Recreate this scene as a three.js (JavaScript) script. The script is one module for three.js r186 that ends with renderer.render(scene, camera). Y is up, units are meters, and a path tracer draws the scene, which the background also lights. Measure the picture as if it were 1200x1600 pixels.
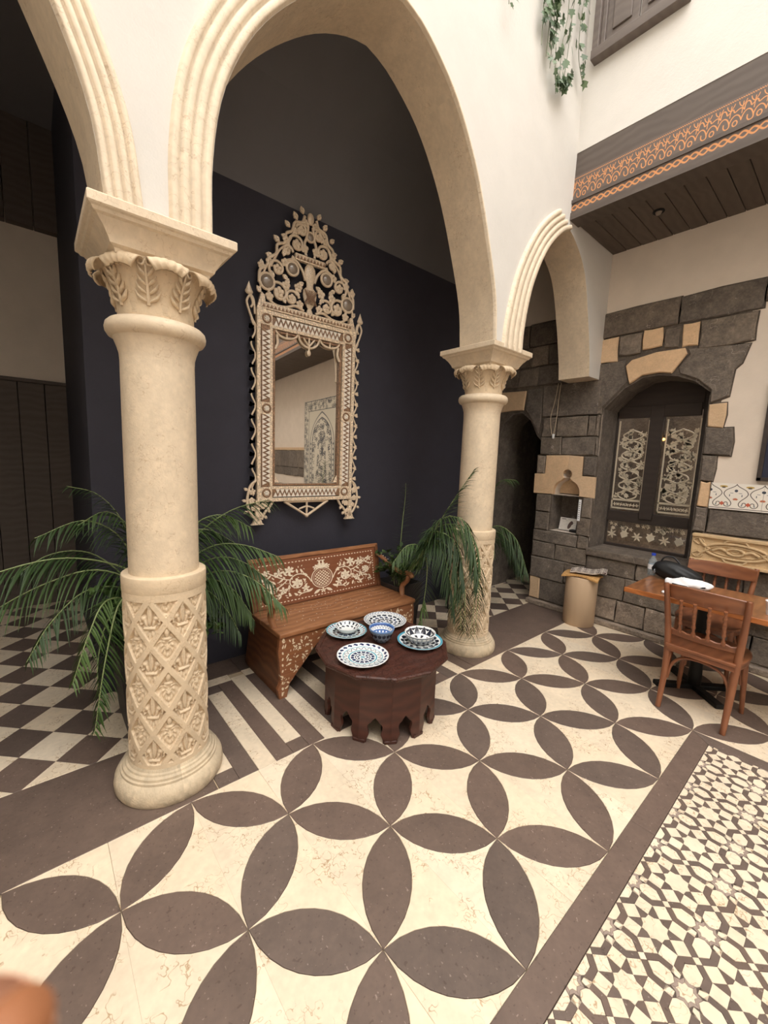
import * as THREE from 'three';
import { mergeGeometries, toCreasedNormals, mergeVertices } from 'three/addons/utils/BufferGeometryUtils.js';
import { RoundedBoxGeometry } from 'three/addons/geometries/RoundedBoxGeometry.js';

// ---------------------------------------------------------------- camera, sky, exposure
const scene = new THREE.Scene();
const camera = new THREE.PerspectiveCamera(102.7, 0.75, 0.01, 60);
camera.position.set(0.1754, 1.6218, 1.853);
camera.rotation.order = 'YXZ';
camera.rotation.set(-0.1292, -0.7094, 0.0385);
camera.focus = 2.9;                     // phone lens: sharp from the column to the far wall, a finger at the lens goes soft
camera.userData.fStop = 7.5;
scene.add(camera);

const renderer = new THREE.WebGLRenderer({ antialias: true });
renderer.toneMapping = THREE.LinearToneMapping;
renderer.toneMappingExposure = 1.34;
renderer.shadowMap.enabled = true;
renderer.shadowMap.type = THREE.PCFSoftShadowMap;

const SKY = 5.2;                         // bright overcast sky over the open court
{ // CIE-like overcast sky: three times brighter at the zenith than at the horizon, no sun
  const w = 64, h = 32, d = new Float32Array(w * h * 4);
  for (let y = 0; y < h; y++) {
    const up = Math.sin(((y + 0.5) / h - 0.5) * Math.PI), L = up > 0 ? (1 + 2 * up) / 3 : 0.25;
    for (let x = 0; x < w; x++) d.set([L * 1.0, L * 0.975, L * 0.95, 1], (y * w + x) * 4);
  }
  const t = new THREE.DataTexture(d, w, h, THREE.RGBAFormat, THREE.FloatType);
  t.mapping = THREE.EquirectangularReflectionMapping;
  t.magFilter = THREE.LinearFilter; t.needsUpdate = true;
  scene.background = t; scene.environment = t;
  scene.backgroundIntensity = SKY; scene.environmentIntensity = SKY;
}

// ---------------------------------------------------------------- small helpers
const V3 = (x, y, z) => new THREE.Vector3(x, y, z);
const V2 = (x, y) => new THREE.Vector2(x, y);
const PI = Math.PI, TAU = PI * 2;
const clamp = (x, a, b) => Math.min(b, Math.max(a, x)), mixn = (a, b, t) => a + (b - a) * t;
const sstep = (a, b, x) => { const t = clamp((x - a) / (b - a), 0, 1); return t * t * (3 - 2 * t); };
function rngOf(seed) { let s = seed >>> 0; return () => { s = (s + 0x6d2b79f5) >>> 0; let t = Math.imul(s ^ (s >>> 15), 1 | s); t = (t + Math.imul(t ^ (t >>> 7), 61 | t)) ^ t; return ((t ^ (t >>> 14)) >>> 0) / 4294967296; }; }
const rng = rngOf(7);
const rr = (a, b) => a + (b - a) * rng();

const taken = new Map();
function numbered(n) { const k = taken.get(n) || 0; taken.set(n, k + 1); return k ? n + '_' + String(k).padStart(3, '0') : n; }
function thing(name, label, category, [x, y, z] = [0, 0, 0], turn = 0, group) {
  const o = new THREE.Group(); o.name = numbered(name); scene.add(o);
  o.position.set(x, y, z); o.rotation.y = turn; o.userData = { label, category };
  if (group) o.userData.group = group;
  return o;
}
function part(name, geo, mat, parent, label) {
  const m = new THREE.Mesh(Array.isArray(geo) ? merge(geo) : geo, mat); m.name = name;
  if (label) m.userData.label = label;
  parent.add(m); return m;
}
function stuff(name, geo, mat, parent) { const m = part(name, geo, mat, parent); m.userData.kind = 'stuff'; return m; }
function single(name, label, category, geo, mat, group) {
  const m = part(numbered(name), geo, mat, scene); m.userData = { label, category };
  if (group) m.userData.group = group;
  return m;
}
function struct(name, geo, mat) { const m = part(name, geo, mat, scene); m.userData = { kind: 'structure' }; return m; }
function structGroup(name) { const g = new THREE.Group(); g.name = name; g.userData = { kind: 'structure' }; scene.add(g); return g; }

function merge(list) {
  const L = list.map((g) => { let q = g.index ? g.toNonIndexed() : g; const o = new THREE.BufferGeometry();
    o.setAttribute('position', q.attributes.position); if (!q.attributes.normal) q.computeVertexNormals();
    o.setAttribute('normal', q.attributes.normal);
    o.setAttribute('uv', q.attributes.uv || new THREE.BufferAttribute(new Float32Array(q.attributes.position.count * 2), 2)); return o; });
  return mergeGeometries(L);
}
// texture coordinates in metres from the geometry's own axes, per triangle along its main direction
function boxUV(g, ou = 0, ov = 0) {
  if (g.index) g = g.toNonIndexed();
  const p = g.attributes.position, uv = new Float32Array(p.count * 2), a = V3(), b = V3(), c = V3(), n = V3();
  for (let i = 0; i < p.count; i += 3) {
    a.fromBufferAttribute(p, i); b.fromBufferAttribute(p, i + 1); c.fromBufferAttribute(p, i + 2);
    n.copy(b).sub(a).cross(c.clone().sub(a));
    const x = Math.abs(n.x), y = Math.abs(n.y), z = Math.abs(n.z);
    [a, b, c].forEach((q, k) => { const [s, t] = y >= x && y >= z ? [q.x, q.z] : x >= z ? [q.z, q.y] : [q.x, q.y]; uv[(i + k) * 2] = s + ou; uv[(i + k) * 2 + 1] = t + ov; });
  }
  g.setAttribute('uv', new THREE.BufferAttribute(uv, 2)); return g;
}
const mv = (g, x, y, z) => g.translate(x, y, z);
function box(w, h, d, x = 0, y = 0, z = 0, r = 0) {
  const g = r > 0 ? new RoundedBoxGeometry(w, h, d, 1, Math.min(r, w / 2.01, h / 2.01, d / 2.01)) : new THREE.BoxGeometry(w, h, d);
  return boxUV(g.translate(x, y, z));
}
const curve = (pts) => new THREE.CatmullRomCurve3(pts.map((p) => p.isVector3 ? p : V3(...p)), false, 'centripetal');
function tube(pts, r, seg = 16, rad = 6) { return new THREE.TubeGeometry(curve(pts), seg, r, rad, false); }
// a tube whose radius changes along the way, with closed ends
function limb(pts, radii, seg = 16, rad = 8, squash = 1) {
  const c = curve(pts), fr = c.computeFrenetFrames(seg, false), P = [], U = [], I = [];
  for (let i = 0; i <= seg; i++) {
    const t = i / seg, q = c.getPointAt(t), f = t * (radii.length - 1), k = Math.min(radii.length - 2, Math.floor(f)), r = mixn(radii[k], radii[k + 1], f - k);
    for (let j = 0; j <= rad; j++) { const a = j / rad * TAU, s = Math.cos(a) * r, u = Math.sin(a) * r * squash; const N = fr.normals[i], B = fr.binormals[i];
      P.push(q.x + N.x * s + B.x * u, q.y + N.y * s + B.y * u, q.z + N.z * s + B.z * u); U.push(t * 0.6, j / rad * 0.1); }
  }
  for (let i = 0; i < seg; i++) for (let j = 0; j < rad; j++) { const a = i * (rad + 1) + j, b = a + rad + 1; I.push(a, a + 1, b, b, a + 1, b + 1); }
  const cap = (row, flip) => { const o = P.length / 3, c0 = c.getPointAt(row ? 1 : 0); P.push(c0.x, c0.y, c0.z); U.push(0, 0); for (let j = 0; j < rad; j++) { const a = row * seg * (rad + 1) + j; flip ? I.push(o, a, a + 1) : I.push(o, a + 1, a); } };
  cap(0, false); cap(1, true);
  const g = new THREE.BufferGeometry(); g.setAttribute('position', new THREE.Float32BufferAttribute(P, 3)); g.setAttribute('uv', new THREE.Float32BufferAttribute(U, 2)); g.setIndex(I);
  g.computeVertexNormals(); return orient(g);
}
// makes the faces of a closed surface look outwards
function orient(g) {
  const p = g.attributes.position, ix = g.index; let vol = 0; const a = V3(), b = V3(), c = V3();
  for (let i = 0; i < ix.count; i += 3) { a.fromBufferAttribute(p, ix.getX(i)); b.fromBufferAttribute(p, ix.getX(i + 1)); c.fromBufferAttribute(p, ix.getX(i + 2)); vol += a.dot(b.cross(c)); }
  if (vol < 0) { for (let i = 0; i < ix.count; i += 3) { const t = ix.getX(i + 1); ix.setX(i + 1, ix.getX(i + 2)); ix.setX(i + 2, t); } g.computeVertexNormals(); }
  return g;
}
function lathe(prof, seg = 48, crease = 0.6) {
  const g = new THREE.LatheGeometry(prof.map(([r, y]) => V2(Math.max(r, 1e-4), y)), seg);
  return crease ? toCreasedNormals(g, crease) : g;
}
const shapeOf = (pts) => { const s = new THREE.Shape(); pts.forEach(([x, y], i) => i ? s.lineTo(x, y) : s.moveTo(x, y)); s.closePath(); return s; };
// prism of a drawn outline: depth along +z, optional bevel
function prism(pts, depth, bevel = 0, holes = [], curveSegments = 8) {
  const s = pts instanceof THREE.Shape ? pts : shapeOf(pts); for (const h of holes) s.holes.push(shapeOf(h));
  return boxUV(new THREE.ExtrudeGeometry(s, { depth: depth - 2 * bevel, bevelEnabled: bevel > 0, bevelThickness: bevel, bevelSize: bevel, bevelOffset: -bevel, bevelSegments: 1, curveSegments }).translate(0, 0, bevel));
}
// a flat piece of paving laid in the plane y = 0: outline in (x, z), edges a little inset so that the joints show
function slab(pts, y0 = -0.012, y1 = 0, gap = 0.0008, cham = 0.0012) {
  let A = 0; for (let i = 0; i < pts.length; i++) { const [x, z] = pts[i], [u, w] = pts[(i + 1) % pts.length]; A += x * w - u * z; }
  if (A < 0) pts = pts.slice().reverse();
  const n = pts.length, ins = (d) => pts.map((p, i) => { const a = pts[(i + n - 1) % n], b = pts[(i + 1) % n]; let e = [p[0] - a[0], p[1] - a[1]], f = [b[0] - p[0], b[1] - p[1]]; const le = Math.hypot(...e) || 1, lf = Math.hypot(...f) || 1;
    const nx = -(e[1] / le + f[1] / lf), nz = e[0] / le + f[0] / lf, L = Math.hypot(nx, nz) || 1, k = d / Math.max(0.35, L / 2); return [p[0] + nx / L * k, p[1] + nz / L * k]; });
  const o = ins(gap), t = ins(gap + cham), P = [], U = [], q = (a, ya, b, yb, c, yc) => { for (const [p, y] of [[a, ya], [b, yb], [c, yc]]) { P.push(p[0], y, p[1]); U.push(p[0], p[1]); } };
  for (const [a, b, c] of THREE.ShapeUtils.triangulateShape(t.map((p) => V2(...p)), [])) {
    const cr = (t[b][0] - t[a][0]) * (t[c][1] - t[a][1]) - (t[b][1] - t[a][1]) * (t[c][0] - t[a][0]);
    cr > 0 ? q(t[a], y1, t[c], y1, t[b], y1) : q(t[a], y1, t[b], y1, t[c], y1);
  }
  for (let i = 0; i < n; i++) { const j = (i + 1) % n; q(t[i], y1, t[j], y1, o[i], y1 - cham); q(t[j], y1, o[j], y1 - cham, o[i], y1 - cham); q(o[i], y1 - cham, o[j], y1 - cham, o[i], y0); q(o[j], y1 - cham, o[j], y0, o[i], y0); }
  const g = new THREE.BufferGeometry(); g.setAttribute('position', new THREE.Float32BufferAttribute(P, 3)); g.setAttribute('uv', new THREE.Float32BufferAttribute(U, 2)); g.computeVertexNormals(); return g;
}
// cut an outline (x, z) by the half plane a*x + b*z <= c
function cutBy(pts, a, b, c) {
  const out = [], s = (p) => a * p[0] + b * p[1] - c;
  for (let i = 0; i < pts.length; i++) { const p = pts[i], q = pts[(i + 1) % pts.length], sp = s(p), sq = s(q); if (sp <= 0) out.push(p); if ((sp < 0 && sq > 0) || (sp > 0 && sq < 0)) { const t = sp / (sp - sq); out.push([p[0] + (q[0] - p[0]) * t, p[1] + (q[1] - p[1]) * t]); } }
  return out;
}
const inRect = (pts, x0, x1, z0, z1) => { let p = pts; for (const [a, b, c] of [[1, 0, x1], [-1, 0, -x0], [0, 1, z1], [0, -1, -z0]]) { p = cutBy(p, a, b, c); if (p.length < 3) return null; } return p; };
const areaOf = (pts) => { let A = 0; for (let i = 0; i < pts.length; i++) { const [x, z] = pts[i], [u, w] = pts[(i + 1) % pts.length]; A += x * w - u * z; } return Math.abs(A) / 2; };

// ---------------------------------------------------------------- textures
function noiseOf(seed, period) { // periodic value noise
  const r = rngOf(seed), n = period * period, v = new Float32Array(n); for (let i = 0; i < n; i++) v[i] = r();
  return (x, y) => { x *= period; y *= period; const xi = Math.floor(x), yi = Math.floor(y), fx = x - xi, fy = y - yi, sx = fx * fx * (3 - 2 * fx), sy = fy * fy * (3 - 2 * fy);
    const at = (i, j) => v[(((j % period) + period) % period) * period + (((i % period) + period) % period)];
    return mixn(mixn(at(xi, yi), at(xi + 1, yi), sx), mixn(at(xi, yi + 1), at(xi + 1, yi + 1), sx), sy); };
}
function fbmOf(seed, period, oct = 4) { const L = []; for (let i = 0; i < oct; i++) L.push(noiseOf(seed + i * 17, period << i)); let tot = 0; for (let i = 0; i < oct; i++) tot += 1 / (1 << i); return (x, y) => { let s = 0; for (let i = 0; i < oct; i++) s += L[i](x, y) / (1 << i); return s / tot; }; }
function tex(n, size, fn, srgb = true) { // size: metres that one repeat covers
  const d = new Uint8Array(n * n * 4);
  for (let y = 0; y < n; y++) for (let x = 0; x < n; x++) { const c = fn(x / n, y / n), o = (y * n + x) * 4; d[o] = clamp(c[0], 0, 255); d[o + 1] = clamp(c[1], 0, 255); d[o + 2] = clamp(c[2], 0, 255); d[o + 3] = 255; }
  const t = new THREE.DataTexture(d, n, n); t.wrapS = t.wrapT = THREE.RepeatWrapping; t.magFilter = THREE.LinearFilter; t.minFilter = THREE.LinearMipmapLinearFilter; t.generateMipmaps = true;
  if (srgb) t.colorSpace = THREE.SRGBColorSpace; t.repeat.set(1 / size, 1 / size); t.needsUpdate = true; return t;
}
const grey = (v) => [v, v, v];
function canvasTex(w, h, draw) { const c = document.createElement('canvas'); c.width = w; c.height = h; draw(c.getContext('2d'), w, h); const t = new THREE.CanvasTexture(c); t.colorSpace = THREE.SRGBColorSpace; t.magFilter = THREE.LinearFilter; return t; }
const std = (o) => new THREE.MeshStandardMaterial(o);
const phys = (o) => new THREE.MeshPhysicalMaterial(o);

const M = {};
{ // stones and plasters
  const big = fbmOf(11, 4, 4), mid = fbmOf(23, 16, 4), fine = fbmOf(37, 64, 3), worm = fbmOf(51, 36, 3), mask = fbmOf(67, 10, 3), worm2 = fbmOf(91, 52, 2);
  const cream = (base, vein, amt) => (x, y) => {
    const b = big(x, y) - 0.5, m = mid(x, y) - 0.5, f = fine(x, y) - 0.5;
    const w = Math.max(0, 1 - Math.abs(worm(x, y) - 0.5) / 0.024) * sstep(0.5, 0.62, mask(x, y)), w2 = Math.max(0, 1 - Math.abs(worm2(x, y) - 0.5) / 0.02) * sstep(0.54, 0.66, mask(y, x));
    const v = clamp(w + w2, 0, 1) * amt, k = 1 + b * 0.07 + m * 0.08 + f * 0.07;
    return [0, 1, 2].map((i) => mixn(base[i] * k, vein[i], v));
  };
  const fc = tex(1024, 1.1, cream([232, 215, 190], [166, 134, 98], 0.85));
  M.floorCream = [[1, 1, 1], [0.965, 0.955, 0.94], [1, 0.975, 0.94], [0.94, 0.93, 0.91]].map(([r, g, b]) => std({ map: fc, color: new THREE.Color(r, g, b), roughness: 0.42 }));
  const pit = fbmOf(131, 96, 2);
  const fd = tex(1024, 0.9, (x, y) => { const b = big(x, y) - 0.5, m = mid(y, x) - 0.5, f = fine(x, y) - 0.5, k = 1 + b * 0.16 + m * 0.12 + f * 0.1, s = sstep(0.83, 0.9, pit(x, y)) * 40, d = sstep(0.22, 0.15, pit(y, x)) * 14; return [106 * k + s - d, 91 * k + s - d, 82 * k + s - d]; });
  M.floorDark = [[1, 1, 1], [0.9, 0.9, 0.9], [1.06, 1.01, 0.98], [0.97, 0.93, 0.9]].map(([r, g, b]) => std({ map: fd, color: new THREE.Color(r, g, b), roughness: 0.5 }));
  M.floorGrey = std({ map: fd, color: new THREE.Color(2.3, 2.45, 2.5), roughness: 0.5 });
  M.grout = std({ color: '#c9b394', roughness: 0.95 });
  M.groutDark = std({ color: '#5c5048', roughness: 0.95 });
  const cs = tex(1024, 1.0, cream([217, 198, 171], [168, 139, 107], 0.45)), bumpy = tex(512, 0.4, (x, y) => grey(128 + (mid(x, y) - 0.5) * 150 + (fine(x, y) - 0.5) * 110), false);
  M.column = std({ map: cs, roughness: 0.62, bumpMap: bumpy, bumpScale: 0.0015 });
  M.carved = std({ map: cs, color: new THREE.Color(0.98, 0.95, 0.9), roughness: 0.75, bumpMap: bumpy, bumpScale: 0.0012 });
  M.baseStone = std({ map: tex(512, 0.6, (x, y) => { const k = 1 + (big(x, y) - 0.5) * 0.2 + (mid(x, y) - 0.5) * 0.22, s = sstep(0.56, 0.7, mask(x, y)) * 0.1; return [200 * k * (1 - s), 182 * k * (1 - s), 154 * k * (1 - s)]; }), roughness: 0.7, bumpMap: bumpy, bumpScale: 0.003 });
  M.plaster = std({ map: tex(512, 2.2, (x, y) => { const k = 1 + (big(x, y) - 0.5) * 0.04 + (mid(x, y) - 0.5) * 0.035; return [217 * k, 212 * k, 204 * k]; }), roughness: 0.9, bumpMap: bumpy, bumpScale: 0.001 });
  M.intrados = M.column;
  M.arch = std({ map: cs, color: new THREE.Color(1.1, 1.13, 1.17), roughness: 0.7, bumpMap: bumpy, bumpScale: 0.001 });
  M.recess = std({ map: tex(512, 2.0, (x, y) => { const k = 1 + (big(x, y) - 0.5) * 0.06 + (mid(x, y) - 0.5) * 0.05; return [222 * k, 208 * k, 192 * k]; }), roughness: 0.9, bumpMap: bumpy, bumpScale: 0.001 });
  M.ceiling = std({ map: tex(256, 2.0, (x, y) => grey(124 * (1 + (big(x, y) - 0.5) * 0.1))), color: '#f4f0f4', roughness: 0.9 });  // paler than the blue wall: lens veil under the arch put into this colour
  M.blue = std({ map: tex(512, 1.6, (x, y) => { const k = 1 + (big(x, y) - 0.5) * 0.12 + (mid(x, y) - 0.5) * 0.1; return [51 * k, 50 * k, 60 * k]; }), roughness: 0.8, bumpMap: bumpy, bumpScale: 0.001 });
  const lines = fbmOf(149, 9, 3);
  const bas = tex(1024, 0.8, (x, y) => { const b = big(x, y) - 0.5, m = mid(x, y) - 0.5, f = fine(x, y) - 0.5, k = 1 + b * 0.3 + m * 0.36 + f * 0.3, s = sstep(0.86, 0.94, pit(x, y)) * 40; const w = Math.max(0, 1 - Math.abs(lines(x, y) - 0.5) / 0.008) * sstep(0.6, 0.68, mask(x, y)) * 70; return [112 * k + s + w, 102 * k + s + w, 92 * k + s + w]; });
  const rough = tex(512, 0.35, (x, y) => grey(128 + (mid(x, y) - 0.5) * 190 + (fine(x, y) - 0.5) * 130), false);
  M.basalt = [[1, 1, 1], [0.84, 0.84, 0.85], [1.12, 1.1, 1.06], [0.93, 0.9, 0.87]].map(([r, g, b]) => std({ map: bas, color: new THREE.Color(r, g, b), roughness: 0.82, bumpMap: rough, bumpScale: 0.007 }));
  M.basaltPale = std({ map: bas, color: new THREE.Color(1.75, 1.68, 1.6), roughness: 0.85, bumpMap: rough, bumpScale: 0.008 });
  M.creamStone = [[1, 1, 1], [1.05, 1.02, 0.98], [0.94, 0.94, 0.93]].map(([r, g, b]) => std({ map: tex(512, 0.7, cream([214, 183, 148], [170, 136, 100], 0.4)), color: new THREE.Color(r, g, b), roughness: 0.82, bumpMap: rough, bumpScale: 0.004 }));
  M.mortar = std({ map: bas, color: new THREE.Color(0.62, 0.6, 0.58), roughness: 0.95 });
  M.carvedBand = std({ map: cs, color: new THREE.Color(0.9, 0.78, 0.6), roughness: 0.75, bumpMap: bumpy, bumpScale: 0.002 });
  
  M.stool = std({ color: '#c4a889', roughness: 0.6 });
}
{ // woods
  const g1 = fbmOf(211, 6, 3), g2 = fbmOf(223, 40, 3), warp = fbmOf(227, 5, 3);
  const wood = (dark, light) => (x, y) => { const w = warp(x, y) * 0.12, ring = 0.5 + 0.5 * Math.sin((y + w) * TAU * 14 + g1(x, y) * 5), f = g2(x * 0.12, y), t = clamp(ring * 0.5 + f * 0.6 - 0.05, 0, 1); return [0, 1, 2].map((i) => mixn(dark[i], light[i], t)); };
  const t1 = tex(512, 0.9, wood([128, 82, 52], [176, 124, 84])), t2 = tex(512, 0.9, wood([60, 33, 25], [84, 47, 36])), t3 = tex(512, 0.9, wood([114, 66, 42], [154, 98, 64])), t4 = tex(512, 0.9, wood([84, 74, 67], [98, 87, 79])), t5 = tex(512, 0.8, wood([112, 68, 40], [158, 104, 64]));
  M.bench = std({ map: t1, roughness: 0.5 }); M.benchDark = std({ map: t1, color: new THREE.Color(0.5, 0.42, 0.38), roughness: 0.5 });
  M.table = std({ map: t2, roughness: 0.45 }); M.chair = phys({ map: t3, roughness: 0.4, clearcoat: 0.3, clearcoatRoughness: 0.3 });
  M.beam = std({ map: t4, roughness: 0.7 }); M.soffit = [1, 0.95, 1.04].map((k) => std({ map: t4, color: new THREE.Color(k, k * 0.98, k * 0.96), roughness: 0.7 }));
  M.shutter = std({ map: t4, color: new THREE.Color(1.35, 1.38, 1.42), roughness: 0.55 });
  M.tableTop = phys({ map: t5, roughness: 0.35, clearcoat: 0.6, clearcoatRoughness: 0.15 });
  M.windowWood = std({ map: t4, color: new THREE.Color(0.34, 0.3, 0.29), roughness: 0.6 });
}
const bone = fbmOf(311, 40, 2);
M.pearl = phys({ map: tex(512, 0.25, (x, y) => { const k = 0.72 + bone(x, y) * 0.55; return [222 * k, 200 * k, 172 * k]; }), roughness: 0.35, clearcoat: 0.5, clearcoatRoughness: 0.2 });
M.pearlDark = std({ map: tex(256, 0.2, (x, y) => { const k = 0.6 + bone(x, y) * 0.8; return [138 * k, 106 * k, 80 * k]; }), roughness: 0.45 });
M.pearlBright = phys({ color: '#efe6d8', roughness: 0.2, clearcoat: 0.8, iridescence: 0 });
M.glassDome = phys({ color: '#8a7b6c', roughness: 0.08, clearcoat: 1 });
M.mirror = std({ color: '#d8d4ce', metalness: 1, roughness: 0.015 });
M.pane = phys({ color: '#ffffff', transmission: 1, roughness: 0.02, thickness: 0, ior: 1.5 });
M.black = std({ color: '#151414', roughness: 0.5 });
M.iron = std({ color: '#191817', roughness: 0.55, metalness: 0.4 });
M.white = std({ color: '#e9e9ea', roughness: 0.75 });
M.potDark = std({ color: '#312c2b', roughness: 0.6 });
M.soil = std({ color: '#2a211b', roughness: 1 });
M.leaf = ['#3a5028', '#4a6232', '#2f4420', '#5f7840'].map((c) => phys({ color: c, roughness: 0.5, specularIntensity: 0.6, transmission: 0.25, thickness: 0, side: THREE.DoubleSide }));
M.ivy = ['#5d7350', '#6f8560', '#4c6141'].map((c) => phys({ color: c, roughness: 0.5, transmission: 0.3, thickness: 0, side: THREE.DoubleSide }));
M.stem = std({ color: '#6a7050', roughness: 0.6 });
M.rachis = std({ color: '#8c9a66', roughness: 0.5 });
M.string = std({ color: '#c9b79c', roughness: 0.8 });

// ---------------------------------------------------------------- the setting: floor
const XW = 4.6;            // face of the stone wall
const AX = 0.3253, AZ = 0.3342;   // half diagonals of the inlaid squares
const floor = struct('floor', box(9.6, 0.2, 12.6, 1.6, -0.108, 2.3), M.grout);
{
  const N = (m, k) => [m * AX, k * AZ];                        // m along the arcade, k across the court
  const petalOf = (p, q) => { const out = [], dx = q[0] - p[0], dz = q[1] - p[1], n = 9, prof = (t) => (Math.sqrt(0.5 - (t - 0.5) ** 2) - 0.5);
    for (let i = 0; i <= n; i++) { const t = i / n, h = prof(t); out.push([p[0] + dx * t - dz * h, p[1] + dz * t + dx * h]); }
    for (let i = n - 1; i > 0; i--) { const t = i / n, h = prof(t); out.push([p[0] + dx * t + dz * h, p[1] + dz * t - dx * h]); }
    return out; };
  const arc = (p, q, cx, cz) => { // concave edge between two corners of a square, bulging to its middle
    const out = [], dx = q[0] - p[0], dz = q[1] - p[1], n = 9, s = Math.sign((cx - p[0]) * -dz + (cz - p[1]) * dx);
    for (let i = 0; i < n; i++) { const t = i / n, h = s * (Math.sqrt(0.5 - (t - 0.5) ** 2) - 0.5); out.push([p[0] + dx * t - dz * h, p[1] + dz * t + dx * h]); } return out; };
  const inside = (m, k) => (k > 0 && k < 4 && m > -8 && m < 14) || (m > 10 && m < 14 && k >= 4 && k < 9.5);
  for (let m = -8; m <= 14; m++) for (let k = 0; k <= 10; k++) {
    if (((m + k) & 1) === 1 || ((m + k) & 1) === -1) { // a square's middle
      const c = N(m, k), L = N(m - 1, k), R = N(m + 1, k), F = N(m, k + 1), B = N(m, k - 1);
      for (const [side, P] of [[-1, L], [1, R]]) {
        const f = inside(m + side * 0.5, k + 0.5), b = inside(m + side * 0.5, k - 0.5);
        let pts = null;
        if (f && b) pts = [...arc(B, P, ...c), ...arc(P, F, ...c), F];
        else if (f) pts = [c, ...arc(P, F, ...c), F];
        else if (b) pts = [...arc(B, P, ...c), P, c];
        if (pts) part('cream_stone', slab(pts, -0.012, 0, 0.0006), M.floorCream[Math.floor(rng() * 4)], floor);
      }
    } else { // a node: two petals start here
      for (const [dm, dk] of [[1, 1], [1, -1]]) if (inside(m + dm / 2, k + dk / 2)) part('petal_stone', slab(petalOf(N(m, k), N(m + dm, k + dk)), -0.012, 0.0004, 0.0012), M.floorDark[Math.floor(rng() * 4)], floor);
    }
  }
  const rect = (x0, x1, z0, z1) => [[x0, z0], [x1, z0], [x1, z1], [x0, z1]];
  const lay = (name, pts, mat, y = 0) => part(name, slab(pts, -0.012, y), mat, floor);
  const pick = (a) => a[Math.floor(rng() * a.length)];
  // dark band under the arcade, left and right of the striped bay
  for (const [a, b] of [[-2.6, -1.3], [-1.3, -0.1], [-0.1, 0.775]]) lay('band_stone', rect(a, b, -0.558, 0), pick(M.floorDark));
  for (const [a, b] of [[2.785, 3.65], [3.65, 4.59]]) lay('band_stone', rect(a, b, -0.558, 0), pick(M.floorDark));
  // meander of dark and cream strips in the middle bay
  for (let k = -1; k < 5; k++) {
    const x = 0.98 + 0.4 * k, vis = (a, b) => [Math.max(a, 0.775), Math.min(b, 2.785)];
    const put = (name, a, b, z0, z1, m) => { const [u, v] = vis(a, b); if (v - u > 0.03) lay(name, rect(u, v, z0, z1), m); };
    put('cream_strip', x, x + 0.1, -0.42, 0, pick(M.floorCream)); put('cream_strip', x, x + 0.1, -0.83, -0.42, pick(M.floorCream));
    put('dark_strip', x + 0.1, x + 0.2, -0.93, 0, pick(M.floorDark));
    put('cream_strip', x + 0.2, x + 0.3, -0.96, -0.1, pick(M.floorCream));
    put('dark_strip', x + 0.2, x + 0.3, -0.1, 0, pick(M.floorDark));
    put('dark_strip', x + 0.3, x + 0.4, -0.93, 0, pick(M.floorDark));
    put('dark_strip', x, x + 0.1, -0.93, -0.83, pick(M.floorDark));
    put('cream_strip', x - 0.1, x + 0.2, -1.02, -0.93, pick(M.floorCream));
    put('dark_strip', x - 0.1, x + 0.3, -1.26, -1.02, pick(M.floorDark));
  }
  // chequered bays, squares set diagonally
  const D = 0.1465; // half diagonal
  const chequer = (x0, x1, z0, z1) => { for (let i = -60; i < 60; i++) for (let j = -60; j < 60; j++) {
    if ((i + j) & 1) continue; const cx = 0.034 + i * D, cz = -0.692 + j * D; if (cx < x0 - D || cx > x1 + D || cz < z0 - D || cz > z1 + D) continue;
    const p = inRect([[cx - D, cz], [cx, cz - D], [cx + D, cz], [cx, cz + D]], x0, x1, z0, z1); if (!p || areaOf(p) < 0.0008) continue;
    const dark = (i & 1) === 0;
    lay('tile', p, pick(dark ? M.floorDark : M.floorCream)); } };
  chequer(-1.6, 0.775, -3.5, -0.558); chequer(2.785, 5.3, -1.25, -0.558);
  // dark frame of the mosaic
  for (const [a, b] of [[-2.6, -1.0], [-1.0, 0.9], [0.9, 2.2], [2.2, 3.253]]) lay('border_stone', b > 3.2 ? [[a, 1.337], [3.253, 1.337], [3.16, 1.437], [a, 1.437]] : rect(a, b, 1.337, 1.437), pick(M.floorDark));
  lay('border_stone', [[3.253, 1.337], [3.253, 3.3], [3.16, 3.3], [3.16, 1.437]], M.floorDark[0]);
  lay('paving_stone', rect(-2.6, 3.253, 3.3, 8.2), M.floorDark[1]);
  lay('paving_stone', rect(3.253, 4.59, 3.2, 8.2), M.floorDark[2]);

  // ---- the star mosaic: eight-pointed stars, squares, kites, bent bands, rings
  const mosaic = part('star_mosaic', slab(rect(-2.6, 3.16, 1.437, 3.3), -0.012, -0.003, 0), M.groutDark, floor);
  const PX = 0.257, PZ = 0.247, ox = 1.516, oz = 1.562;
  const pol = (r, a) => [r * Math.cos(a), r * Math.sin(a)], star = (n, R, r, a0 = 0) => { const o = []; for (let i = 0; i < 2 * n; i++) o.push(pol(i & 1 ? r : R, a0 + i * PI / n)); return o; };
  const unit = []; // [outline, kind] in one period, a cream star in the middle of (0, 0)
  unit.push([star(8, 0.182, 0.147), 'c']);
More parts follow.
